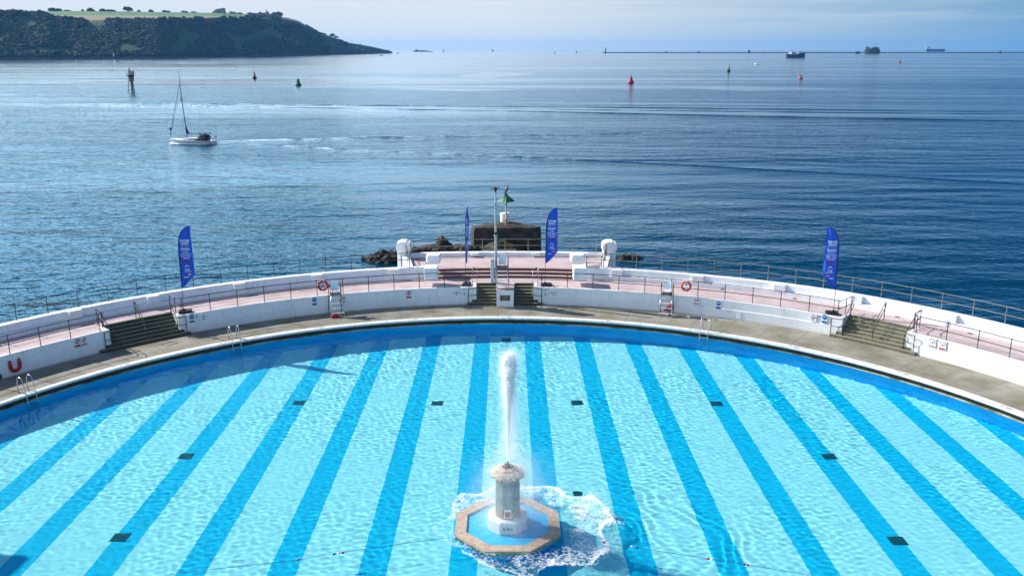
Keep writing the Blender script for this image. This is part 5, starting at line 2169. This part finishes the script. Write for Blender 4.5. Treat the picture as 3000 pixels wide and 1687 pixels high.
MB().bbox((-.5, 0, 10.0), (1.2, 1.2, 2.0), .1).build('equipment_box', mat('tower_grey', (.26, .25, .27), .6), t)
MB().lathe([(.28, 11.0), (.28, 11.9), (.1, 12.2)], (-.5, 0, 0), 10).build('lantern', M_dark, t)
MB().tube([(-2.3, 0, 5.2), (-2.3, 0, 10.9)], .07, 6).build('ladder_pole', M_rail, t)
for k in range(8):
    a = 2 * PI * k / 8
    MB().tube([(2.0 * math.cos(a), 2.0 * math.sin(a), 8.5), (2.0 * math.cos(a), 2.0 * math.sin(a), 9.5)], .04, 5).build('rail_post', M_rail, t)
MB().tube([(2.0 * math.cos(2 * PI * k / 16), 2.0 * math.sin(2 * PI * k / 16), 9.5) for k in range(16)], .04, 5, closed=True).build('guard_rail', M_rail, t)


def cardinal(px, py, sc_, lab):
    p = S(px, py)
    t = thing('cardinal_buoy', lab, 'buoy', p, 0, 'black and yellow buoys')
    k = sc_
    MB().lathe([(1.1 * k, -.4 * k), (1.5 * k, .2 * k), (1.5 * k, .75 * k), (1.1 * k, 1.1 * k), (.75 * k, 1.25 * k)], n=16).build('float_body', M_bblack, t, smooth=40)
    MB().lathe([(.75 * k, 1.25 * k), (.66 * k, 2.6 * k)], n=12).build('lower_tower', M_bblack, t, smooth=40)
    MB().lathe([(.66 * k, 2.6 * k), (.60 * k, 4.3 * k), (.3 * k, 4.45 * k)], n=12).build('upper_tower', M_yellow, t, smooth=40)
    MB().lathe([(.2 * k, 4.45 * k), (.2 * k, 5.0 * k), (.08 * k, 5.1 * k)], n=8).build('lantern', M_rail, t)
    m = MB().tube([(0, 0, 5.0 * k), (0, 0, 6.9 * k)], .05 * k, 6)
    m.lathe([(.02, 5.5 * k), (.28 * k, 5.6 * k), (.02, 6.1 * k)], n=8)
    m.lathe([(.02, 6.3 * k), (.28 * k, 6.4 * k), (.02, 6.9 * k)], n=8)
    m.build('topmark', M_bblack, t)


cardinal(746, 231, 1.12, 'yellow and black pillar buoy left of the green buoy')
cardinal(2135, 210, 1.22, 'yellow and black pillar buoy far off on the right')


def conebuoy(px, py, k, m_, lab, grp):
    p = S(px, py)
    t = thing('channel_buoy', lab, 'buoy', p, 0, grp)
    MB().lathe([(1.3 * k, -.4 * k), (1.75 * k, .1 * k), (1.8 * k, .8 * k), (1.55 * k, 1.35 * k), (1.25 * k, 1.5 * k)], n=18).build('float_body', m_, t, smooth=40)
    MB().lathe([(1.25 * k, 1.5 * k), (1.05 * k, 2.3 * k), (.62 * k, 3.5 * k), (.42 * k, 4.0 * k), (.2 * k, 4.1 * k)], n=14).build('tower', m_, t, smooth=40)
    MB().tube([(0, 0, 4.0 * k), (0, 0, 5.6 * k)], [.16 * k, .05 * k], 6).build('lantern', M_dark, t)
    MB().bbox((-.55 * k, 0, 3.2 * k), (.5 * k, .5 * k, .8 * k), .05).build('solar_panel', M_dark, t)
    return t


conebuoy(874, 252, 1.05, M_green, 'green conical buoy floating right of the yellow and black one', 'channel buoys')
conebuoy(1848, 245, 1.10, M_bred, 'large bright red buoy in the middle distance on the right', 'channel buoys')
conebuoy(2636, 184, 1.15, M_bred, 'small far off red buoy below the sea fort', 'channel buoys')


def barrel(px, py, r_, h_, mats_, lab, top=True):
    p = S(px, py)
    t = thing('mooring_buoy', lab, 'buoy', p, 0, 'low mooring buoys')
    MB().lathe([(r_ * .7, -.3), (r_, .05 * h_), (r_, .55 * h_), (r_ * .75, .72 * h_)], n=16).build('float_body', mats_[0], t, smooth=40)
    if top:
        MB().lathe([(r_ * .42, .7 * h_), (r_ * .40, h_ * 1.25), (r_ * .2, h_ * 1.4)], n=10).build('top_drum', mats_[1], t, smooth=40)
    else:
        MB().tube([(-.3 * r_, 0, .7 * h_), (0, 0, .95 * h_), (.3 * r_, 0, .7 * h_)], .1 * r_, 6).build('mooring_ring', mats_[1], t)
    return t


barrel(2217, 189, 3.2, 2.0, (M_silver, M_dark), 'low white mooring buoy beside the far yellow and black buoy', False)
barrel(2345, 231, 1.75, 1.9, (M_bpink, M_rail), 'faded pinkish mooring buoy with a grey drum on top')
barrel(2236, 160.5, 4.5, 3.4, (M_yellow, M_dark), 'yellowish mooring buoy left of the dark hulled ship', False)
barrel(2020, 156.0, 6.0, 4.4, (M_yellow, M_dark), 'tiny yellowish mooring buoy near the long breakwater, leftmost', False)
barrel(2601, 156.3, 7.0, 4.6, (M_yellow, M_dark), 'tiny yellowish mooring buoy right of the sea fort', False)

# ------------------------------------------------------------------ ships, fort, breakwater
p0, p1 = S(2305, 170), S(2358, 169.5)
LS = (p1 - p0).length
t = thing('coaster_ship', 'dark blue and red hulled ship anchored in the bay, bow to the right', 'ship', (p0 + p1) / 2, math.atan2((p1 - p0).y, (p1 - p0).x))
h_ = LS / 2
m = MB()
out = [(-1, .3, 1.05), (-.92, .8, .95), (-.5, 1, .80), (.3, 1, .95), (.7, .85, 1.2), (.92, .4, 1.42), (1.03, .02, 1.52)]
v, f = [], []
for x, wv, sh in out:
    xb = x * .94
    for s_, q, zz in ((-1, 1, 1), (-1, .95, .3), (-1, .9, -.02), (1, .9, -.02), (1, .95, .3), (1, 1, 1)):
        v.append((h_ * (x if zz == 1 else (xb if zz < .1 else (x + xb) / 2)), s_ * q * wv * h_ * .19, zz * sh * h_ * .24))
for i in range(len(out) - 1):
    for j in range(6):
        f.append((i * 6 + j, i * 6 + (j + 1) % 6, i * 6 + 6 + (j + 1) % 6, i * 6 + 6 + j))
f += [tuple(range(6)), tuple(range(36, 42))]
mi = [(1 if (q % 6) in (1, 3) else 0) for q in range(36)] + [0, 0]
m.add(v, f)
m.mi = mi
m.build('hull', [M_shipblue, M_shipred], t)
MB().bbox((-.45 * h_, 0, .25 * h_), (.5 * h_, .3 * h_, .13 * h_), .1).build('deckhouse', M_shipw, t)
MB().bbox((-.55 * h_, 0, .345 * h_), (.2 * h_, .26 * h_, .07 * h_), .1).build('wheelhouse', M_shipw, t)
MB().bbox((.45 * h_, 0, .31 * h_), (.62 * h_, .2 * h_, .06 * h_), .1).build('forward_deck_gear', M_shipw, t)
MB().tube([(-.5 * h_, 0, .4 * h_), (-.5 * h_, 0, .52 * h_)], .02 * h_, 6).tube([(.4 * h_, 0, .35 * h_), (.4 * h_, 0, .44 * h_)], .02 * h_, 6).build('masts', M_rail, t)

p0, p1 = S(2714, 148.4), S(2767, 148.4)
sc1 = 14000. / p0.y
D1 = 9000
p0 = Vector((p0.x * D1 / p0.y, D1, SEA))
p1 = Vector((p1.x * D1 / p1.y, D1, SEA))
t = thing('cargo_ship', 'long low cargo ship on the horizon with a white stern house', 'ship', (p0 + p1) / 2)
h_ = (p1 - p0).length / 2
zt = zat(144.5, p0.x, D1) - SEA
MB().xprism([(-h_, 0), (-h_ * 1.0, zt), (h_ * 1.02, zt * 1.02), (h_ * .96, 0)], -12, 12).build('hull', M_shipblue, t)
z2 = zat(139, p0.x, D1) - SEA
MB().bbox((-h_ * .92, 0, (zt + z2) / 2), (h_ * .26, 20, z2 - zt), 1.).build('stern_house', M_shipw, t)
MB().bbox((-h_ * .72, 0, zt + (z2 - zt) * .8), (h_ * .16, 16, (z2 - zt) * .4), 1.).build('funnel', M_rail, t)

BY = 5400.      # the breakwater
pt = lambda px: S(px, 154.4).x / S(px, 154.4).y * BY
t = thing('breakwater', 'long thin stone breakwater lying along the horizon on the right', 'breakwater', (pt(2400), BY, SEA))
zb = zat(153.7, pt(2400), BY) - SEA
x0, x1 = pt(1765) - pt(2400), pt(3400) - pt(2400)
MB().box(((x0 + x1) / 2, 0, zb / 2 - .5), (x1 - x0, 30, zb + 1)).build('wall', M_darkstone, t)
zl = zat(138, pt(1774), BY) - SEA
t = thing('lighthouse', 'tiny dark lighthouse at the left end of the long breakwater', 'lighthouse', (pt(1774), BY - 2, SEA))
MB().lathe([(6.5, zb - 1), (5, zb + 2), (3.4, zb + 6), (3.0, zl * .62), (3.9, zl * .63), (3.9, zl * .68)], n=12).build('tower', M_fort, t)
MB().lathe([(2.2, zl * .68), (2.2, zl * .82), (.3, zl * .92), (.3, zl)], n=10).build('lantern_room', M_dark, t)
# sea fort
FYY = 4700.
ft = lambda px: S(px, 155).x / S(px, 155).y * FYY
xc = ft(2546)
wf = (ft(2567) - ft(2523)) / 2
t = thing('sea_fort', 'round dark granite sea fort in front of the breakwater', 'fort', (xc, FYY - wf, SEA))
z1 = zat(143.5, xc, FYY) - SEA
MB().lathe([(wf * 1.0, -1), (wf * .98, z1 * .5), (wf * .94, z1 * .92), (wf * .90, z1)], n=28, sy=.7).build('wall', M_fort, t, smooth=30)
m = MB()
m.box((-wf * .62, 0, z1 + 3.2), (wf * .36, 20, 8))
m.box((-wf * .75, 0, z1 + 7), (wf * .14, 12, 8))
m.build('gun_house', M_fort, t)
m = MB()
m.box((wf * .38, 0, z1 + 3.5), (wf * .72, 24, 7.5))
m.box((wf * .05, 0, z1 + 2), (wf * .4, 20, 4))
m.build('barrack_block', M_fort, t)
MB().tube([(wf * .36, 0, z1 + 5), (wf * .36, 0, zat(125, xc, FYY) - SEA)], [1.0, .4], 6).tube([(wf * .2, 0, z1 + 24), (wf * .52, 0, z1 + 24)], .5, 5).build('radio_mast', M_rail, t)
mm = MB()
for k in range(12):
    a = PI + PI * (k + .5) / 12
    mm.box((wf * .99 * math.cos(a), wf * .7 * math.sin(a), z1 * .55), (3, 3, z1 * .18), a)
mm.build('gun_ports', M_bblack, t)
o = thing('sea_rock', 'low dark rock just left of the sea fort', 'rock', (ft(2511), FYY, SEA))
MB().blob((0, 0, 0), (16, 14, zat(151.5, ft(2511), FYY) - SEA), 3, .4, 1.6, 3).build('rock_body', M_rock, o)
# distant specks
for px, py0, py1, wpx, dist, nm, cat, lab, mm in (
        (1240, 151, 146.5, 50, 8200, 'islet', 'islet', 'low dark islet on the horizon right of the headland', M_rock),
        (2194, 152, 148.8, 9, 5350, 'sea_rock', 'rock', 'dark lump on the breakwater left of the ship', M_rock),
        (2047, 153, 150, 5, 5380, 'sea_rock', 'rock', 'small dark lump on the breakwater, midway to the lighthouse', M_rock),
        (1951, 153, 150.6, 5, 5380, 'sea_rock', 'rock', 'tiny dark lump on the breakwater nearest the lighthouse', M_rock),
        (2930, 152, 148.6, 5, 5380, 'sea_rock', 'rock', 'dark lump on the breakwater at the right frame edge', M_rock),
        (1165, 157, 155, 7, 4700, 'sea_rock', 'rock', 'small dark rock off the tip of the headland', M_rock),
        (1443, 150, 147, 6, 9000, 'sea_rock', 'rock', 'tiny dark rock on the horizon near the picture centre', M_rock)):
    k = S(px, 156)
    x = k.x / k.y * dist
    w_ = wpx / F * dist / 2
    h_ = zat(py1, x, dist) - SEA
    o = thing(nm, lab, cat, (x, dist, SEA))
    m = MB()
    if nm == 'islet':
        for q, (a, s1) in enumerate(((-.75, 1.0), (-.45, .55), (-.1, .75), (.25, .6), (.6, .4), (.85, .3))):
            m.blob((w_ * a, 0, 0), (w_ * .35, w_ * .2, h_ * s1), q, .4, 2, 3)
    else:
        m.blob((0, 0, 0), (w_, w_ * .8, h_), px, .4, 2, 3)
    m.build('rock_body', mm, o)
for px, py0, py1, dist, lab in ((1625, 157.5, 151, 4400, 'tiny white sail far out left of the lighthouse'),):
    k = S(px, 157.5)
    x = k.x / k.y * dist
    h_ = zat(py1, x, dist) - SEA
    o = thing('sailing_dinghy', lab, 'sailing boat', (x, dist, SEA))
    MB().xprism([(-h_ * .25, 1), (h_ * .22, 1), (h_ * .1, h_)], -.4, .4).build('sail', M_silver, o)
    MB().xprism([(-h_ * .3, 1.2), (h_ * .35, 1.2), (h_ * .28, 0), (-h_ * .26, 0)], -1.2, 1.2).build('hull', M_rail, o)
for px, py1, dist, lab in ((1299, 146, 7000, 'thin beacon post on the horizon right of the islet'), (1689, 152.5, 5200, 'tiny dark post between the sail and the lighthouse')):
    k = S(px, 156)
    x = k.x / k.y * dist
    h_ = zat(py1, x, dist) - SEA
    o = thing('beacon_post', lab, 'beacon', (x, dist, SEA))
    MB().tube([(0, 0, 0), (0, 0, h_)], [3.0, 2.2], 8).build('post', M_fort, o)
    MB().lathe([(3.6, h_), (3.6, h_ + 3)], n=8).build('topmark', M_fort, o)
for px, py, lab in ((1118, 164, 'tiny dark motor boat off the headland shore'), (345, 182, 'tiny dark boat below the headland woods')):
    p = S(px, py)
    o = thing('motor_boat', lab, 'boat', p)
    k = p.y / 2400
    MB().xprism([(-3.4 * k, 0), (-3.6 * k, 1.1 * k), (4 * k, 1.5 * k), (3.2 * k, 0)], -1.1 * k, 1.1 * k).build('hull', M_shipblue, o)
    MB().bbox((-.6 * k, 0, 1.9 * k), (2.4 * k, 1.6 * k, 1.3 * k), .1).build('wheelhouse', M_dark, o)

# ------------------------------------------------------------------ the headland
M_wood = mat('wooded_cliff', (.010, .022, .011), .95, col2=(.026, .040, .015), scale=.018, lo=.42, hi=.62)
M_crowns = mat('woodland_leaves', (.006, .017, .009), .95, col2=(.026, .046, .014), scale=.012, lo=.42, hi=.60)
M_scrub = mat('open_scrub', (.055, .10, .032), .95, col2=(.03, .06, .02), scale=.03)
M_field = mat('green_field', (.075, .18, .035), .95, var=.2, scale=.01)
M_stub = mat('stubble_field', (.24, .18, .09), .95, col2=(.19, .16, .08), scale=.01)
M_cliff = mat('dark_cliff', (.045, .040, .035), .95, col2=(.020, .02, .02), scale=.05)


def ip(x, pts):
    return float(np.interp(x, [p[0] for p in pts], [p[1] for p in pts]))


SHY = [(-900, 187), (-400, 181), (0, 174.5), (268, 171.5), (466, 169.5), (550, 168), (802, 165), (1004, 159), (1148, 155)]
RDY = [(-900, 40), (-400, 34), (0, 34), (116, 32.5), (350, 34), (466, 36), (600, 38), (660, 39.5), (700, 41), (740, 43), (790, 46), (815, 48.5), (840, 51.5), (878, 60), (903, 75), (941, 97.5), (966, 104.5), (992, 114.5), (1012, 123.5), (1055, 131), (1092, 137.5), (1138, 148.5), (1150, 152)]
CTY = [(-900, 60), (0, 36.5), (70, 36.5), (151, 43), (175, 52), (233, 58), (268, 62), (326, 59.5), (396, 58), (466, 57), (600, 55), (638, 52), (727, 54), (742, 46)]
FBY = [(-900, 45), (0, 36), (150, 42.5), (175, 45.5), (400, 47), (600, 47), (727, 53)]
DSH = [(-900, 1500), (-400, 1700), (0, 1930), (466, 2250), (802, 2900), (1004, 3900), (1150, 4900)]


def dirx(px):
    p = S(px, 170)
    return p.x / p.y


cols = list(range(-900, 1150, 10)) + [1150]
rows_v = [0, .012, .05, .12, .2, .28, .36, .44, .52, .60, .66, .72, .80, .88, .94, 1.0, 1.15, 1.5]
G = []
for px in cols:
    D0 = ip(px, DSH)
    k = dirx(px)
    thin = 1 - .85 * sstep(850, 1150, px)
    r_ = []
    zr_y = ip(px, RDY)
    ct_y = ip(px, CTY) if px < 742 else zr_y + 6 * (1 - sstep(742, 1100, px)) + 1
    sh_y = ip(px, SHY)
    fb_y = min(ip(px, FBY), ct_y - .3) if px < 727 else (zr_y + ct_y) / 2
    D1_, D2_ = D0 + 240 * thin, D0 + 620 * thin
    for vv in rows_v:
        if vv <= .60:
            u_ = vv / .60
            D = D0 + (D1_ - D0) * u_
            if vv < .05:
                yy = sh_y + (sh_y - 4 * thin - sh_y) * (vv / .05)
            else:
                yy = (sh_y - 4 * thin) + (ct_y - (sh_y - 4 * thin)) * ((vv - .05) / .55) ** .92
        elif vv <= .80:
            u_ = (vv - .60) / .20
            D = D1_ + (D1_ * .5 + D2_ * .5 - D1_) * u_
            yy = ct_y + (fb_y - ct_y) * u_
        elif vv <= 1.0:
            u_ = (vv - .80) / .20
            D = (D1_ + D2_) / 2 + (D2_ - D1_) / 2 * u_
            yy = fb_y + (zr_y - fb_y) * u_
        else:
            D = D2_ + (vv - 1) * 900 * thin
            yy = None
        x, y = k * D, D
        if yy is None:
            z = r_[rows_v.index(1.0)][2] - (vv - 1) * 140 * thin
        else:
            z = zat(yy, x, y)
        if vv == 0:
            z = SEA - 3
        if .05 < vv < .6:
            z += (9 * mnoise.noise(Vector((x * .006, y * .006, 1))) + 4 * mnoise.noise(Vector((x * .02, y * .02, 5)))) * thin * math.sin(PI * (vv - .05) / .55)
            gully = 26 * thin * math.sin(PI * (vv - .05) / .55) * mnoise.noise(Vector((px * .011, 3.3, 0)))
            y += gully
            x += gully * k
        r_.append((x, y, z))
    G.append(r_)
nr = len(rows_v)
v = [p for r_ in G for p in r_]
f, mi = [], []
for i in range(len(cols) - 1):
    for j in range(nr - 1):
        f.append((i * nr + j, i * nr + nr + j, i * nr + nr + j + 1, i * nr + j + 1))
        vv = rows_v[j]
        px = cols[i]
        if vv < .05:
            q = 4
        elif vv < .60:
            q = 0
            zz = mnoise.noise(Vector((px * .012, vv * 5, 2)))
            if zz > .12 and vv > .1:
                q = 1
        elif px > 730:
            q = 1 if mnoise.noise(Vector((px * .02, vv * 6, 7))) > -.1 else 0
        elif vv < .80:
            q = 2
        else:
            q = 3
        mi.append(q)
m = MB().add(v, f)
m.mi = mi
o = m.build('hills', [M_wood, M_scrub, M_stub, M_field, M_cliff], smooth=True)
tag(o, kind='structure')


def gpoint(px, vv):
    i = (px - cols[0]) / 10
    i0 = int(max(0, min(len(cols) - 2, math.floor(i))))
    a = i - i0
    j0 = 0
    while j0 < nr - 2 and rows_v[j0 + 1] < vv:
        j0 += 1
    c = (vv - rows_v[j0]) / (rows_v[j0 + 1] - rows_v[j0])
    P = [Vector(G[i0][j0]), Vector(G[i0 + 1][j0]), Vector(G[i0][j0 + 1]), Vector(G[i0 + 1][j0 + 1])]
    return P[0].lerp(P[1], a).lerp(P[2].lerp(P[3], a), c)


# woodland: many leafy crowns, one mass
bm = bmesh.new()
bmesh.ops.create_icosphere(bm, subdivisions=2, radius=1)
IV = np.array([q.co[:] for q in bm.verts])
IF = np.array([[p.index for p in q.verts] for q in bm.faces])
bm.free()


def crowns(C_, R_, name, m_, parent=None, flat=.8, amp=.35):
    n_ = len(C_)
    k = len(IV)
    h_ = 1 + amp * rng.normal(0, 1, (n_, k)) * .6
    V_ = IV[None] * h_[..., None] * R_[:, None, None] * np.array((1, 1, flat))
    V_ = V_ + C_[:, None, :]
    Q_ = (IF[None] + (np.arange(n_) * k)[:, None, None]).reshape(-1, 3)
    o = grid_mesh(name, V_.reshape(-1, 3), Q_, m_, False)
    if parent:
        o.parent = parent
    return o


CC, RRs = [], []
tries = 0
while len(CC) < 8500 and tries < 90000:
    tries += 1
    px = random.uniform(-420, 1060)
    vv = .055 + .55 * random.random()
    if px > 745:
        vv = .055 + .93 * random.random()
    den = mnoise.noise(Vector((px * .012, vv * 5, 2)))
    if den > .10 + .2 * random.random() and vv > .1:
        continue
    if px > 830 and mnoise.noise(Vector((px * .02, vv * 4, 9))) > -.15 + .3 * (1 - vv):
        continue
    p = gpoint(px, vv)
    r_ = random.uniform(2.6, 6.5) * (1.1 - .5 * sstep(800, 1100, px))
    CC.append((p.x, p.y, p.z + r_ * .25))
    RRs.append(r_)
o = crowns(np.array(CC), np.array(RRs), 'woodland', M_crowns)
tag(o, 'dense dark green woodland covering the headland slope', 'woodland', kind='stuff')


def hill_tree(px, hpx, wpx, lab, trunk=True, vv=1.0, dome=False, dy=0.):
    p = gpoint(px, vv)
    D = p.y
    H_ = hpx / F * D * 1.04
    W_ = wpx / F * D
    t = thing('tree', lab, 'tree', (p.x, p.y, p.z - .5), 0, 'trees on the headland skyline')
    n_ = int(22 + wpx * 2.0)
    c0 = H_ * (.25 if trunk else .0)
    a_ = rng.random(n_) * 6.28
    rr_ = np.sqrt(rng.random(n_)) * W_ / 2 * .86
    x_ = rr_ * np.cos(a_)
    prof_ = np.sqrt(np.clip(1 - (x_ / (W_ / 2)) ** 2, 0, 1))
    wob = np.array([.85 + .35 * mnoise.noise(Vector((q / W_ * 5, px, 0))) for q in x_])
    z_ = c0 + (H_ - c0) * prof_ * wob * (.15 + .80 * rng.random(n_))
    r2 = np.clip(rng.uniform(.13, .22, n_) * min(H_, W_), 1.3, 6)
    z_ = np.maximum(z_ - r2 * .5, r2 * .4)
    crowns(np.stack([x_, rr_ * np.sin(a_) * .7, z_], -1), r2, 'crown', M_leaf, t)
    m = MB()
    m.tube([(0, 0, -1), (.02 * W_, 0, H_ * .55)], [max(.5, H_ * .05), max(.3, H_ * .025)], 6)
    for s_ in (-1, 1):
        m.tube([(0, 0, H_ * .25), (s_ * W_ * .22, 0, H_ * .6)], [max(.3, H_ * .03), .2], 5)
    m.build('trunk', M_trunk, t)
    return t


for px, hh_, ww, lab, tr in (
        (4, 12, 28, 'wide wind bent tree at the left end of the headland skyline', True),
        (52, 3, 24, 'thin scrubby bush just right of the leftmost skyline tree', False),
        (134, 4.5, 12, 'small round bush alone on the left skyline', False),
        (171, 11, 24, 'left half of the first thick tree clump on the skyline', False),
        (190, 9.5, 18, 'right half of the first thick tree clump on the skyline', False),
        (214, 4, 22, 'low flat hedge bush right of the first thick tree clump', False),
        (259, 6, 10, 'small pointed bush left of the rounded skyline tree', False),
        (281, 10, 24, 'rounded skyline tree between the small pointed bush and the long hedge', False),
        (316, 8.5, 20, 'tall left end of the long sloping hedge on the skyline', False),
        (340, 6.5, 34, 'long sloping right end of the hedge on the skyline', False),
        (390, 15, 26, 'tallest skyline tree, standing alone with a rounded crown', True),
        (421, 6.5, 10, 'small round bush just right of the tallest skyline tree', False),
        (456, 8, 17, 'dome shaped bush in the middle of the field skyline', False),
        (494, 7, 14, 'larger of two bushes left of the stone ruin', False),
        (506, 5, 14, 'smaller of two bushes left of the stone ruin', False),
        (552, 6, 22, 'low bush clump nearest the stone ruin on its left', False),
        (580, 4, 18, 'flat low hedge touching the left of the stone ruin', False),
        (690, 7, 26, 'dark bush clump just right of the stone ruin', False),
        (712, 5.5, 20, 'low bush clump second to the right of the stone ruin', False),
        (744, 7, 26, 'dark hedge clump midway between ruin and white house', False),
        (772, 10, 10, 'pointed conifer left of the white house', True),
        (783, 9, 26, 'dark leafy clump directly left of the white house', False),
        (791, 15, 6, 'slim conifer rising just left above the white house', True),
        (812, 12, 16, 'wind bent tree just right of the white house', True),
        (826, 15, 22, 'large dark tree where the headland starts to slope down', True),
        (977, 10, 16, 'lone dark tree halfway down the headland slope', True),
        (988, 7, 14, 'smaller tree beside the lone dark one on the headland slope', True)):
    hill_tree(px, hh_, ww, lab, tr)
# stone ruin
p = gpoint(660, 1.0)
k = p.y / F
t = thing('stone_ruin', 'pale stone ruin with a sloping top on the headland skyline', 'ruin', (p.x, p.y, p.z))
MB().xprism([(-26 * k, -2), (-26 * k, 2 * k), (-13 * k, 10.5 * k), (9 * k, 14 * k), (11.5 * k, -2)], -6, 6).build('wall', mat('ruin_stone', (.30, .25, .20), .9, var=.4, scale=.15), t)
MB().xprism([(-9 * k, -1), (-9 * k, 3 * k), (-6 * k, 5 * k), (-3 * k, 3 * k), (-3 * k, -1)], -6.6, -5.9).build('archway', M_leaf, t)
p = gpoint(795, 1.0)
k = p.y / F
t = thing('white_house', 'small white house among trees on the headland skyline', 'house', (p.x, p.y - 6, p.z))
MB().box((0, 0, 3 * k), (6 * k, 8, 8 * k)).build('wall', M_silver, t)
MB().xprism([(-3.6 * k, 7 * k), (3.6 * k, 7 * k), (0, 10.5 * k)], -5, 5).build('roof', M_rail, t)
MB().box((-.8 * k, -4.1, 4 * k), (1.2 * k, .3, 2 * k)).build('window', M_dark, t)
# marks on the shore
for px, vv, hp, lab, mm in ((228, .06, 17, 'pale brown shore marker post at the foot of the woods, left one', M_timber), (340, .045, 13, 'white shore marker at the foot of the woods, right one', M_silver), (1058, .5, 9, 'tiny chimney tower low on the headland tip', M_rock)):
    p = gpoint(px, vv)
    k = p.y / F
    t = thing('shore_marker', lab, 'marker', (p.x, p.y - 12, p.z - 2))
    MB().lathe([(2.2 * k, 0), (1.7 * k, hp * k * .7), (2.0 * k, hp * k * .72), (.6 * k, hp * k)], n=8).build('pillar', mm, t)
    MB().box((0, 0, 1), (6 * k, 6 * k, 4)).build('footing', M_rock, t)
for px, vv, lab, mm in ((1047, .35, 'left one of two tiny white cottages near the headland tip', M_silver), (1064, .25, 'right one of two tiny white cottages near the headland tip', M_silver), (1139, .6, 'small yellowish blockhouse at the very tip of the headland', M_stub)):
    p = gpoint(px, vv)
    k = p.y / F
    t = thing('cottage', lab, 'house', (p.x, p.y - 10, p.z))
    MB().box((0, 0, 1.4 * k), (2.6 * k, 6, 2.8 * k)).build('wall', mm, t)
    MB().xprism([(-1.6 * k, 2.7 * k), (1.6 * k, 2.7 * k), (0, 4 * k)], -3.6, 3.6).build('roof', M_rail, t)

for o in UNDER:
    o.cycles.is_caustics_receiver = True

# sea air
HZ = 3.3e-5
M_haze = bpy.data.materials.new('haze')
M_haze.use_nodes = True
n, l = M_haze.node_tree.nodes, M_haze.node_tree.links
n.remove(n['Principled BSDF'])
vol = n.new('ShaderNodeVolumePrincipled')
vol.inputs['Color'].default_value = (.17, .48, .92, 1)
vol.inputs['Density'].default_value = HZ
vol.inputs['Anisotropy'].default_value = .3
l.new(vol.outputs[0], n['Material Output'].inputs['Volume'])
if HZ > 0:
    o = MB().box((0, 10000, 85), (43000, 20800, 184)).build('haze', M_haze)
    tag(o, kind='stuff')
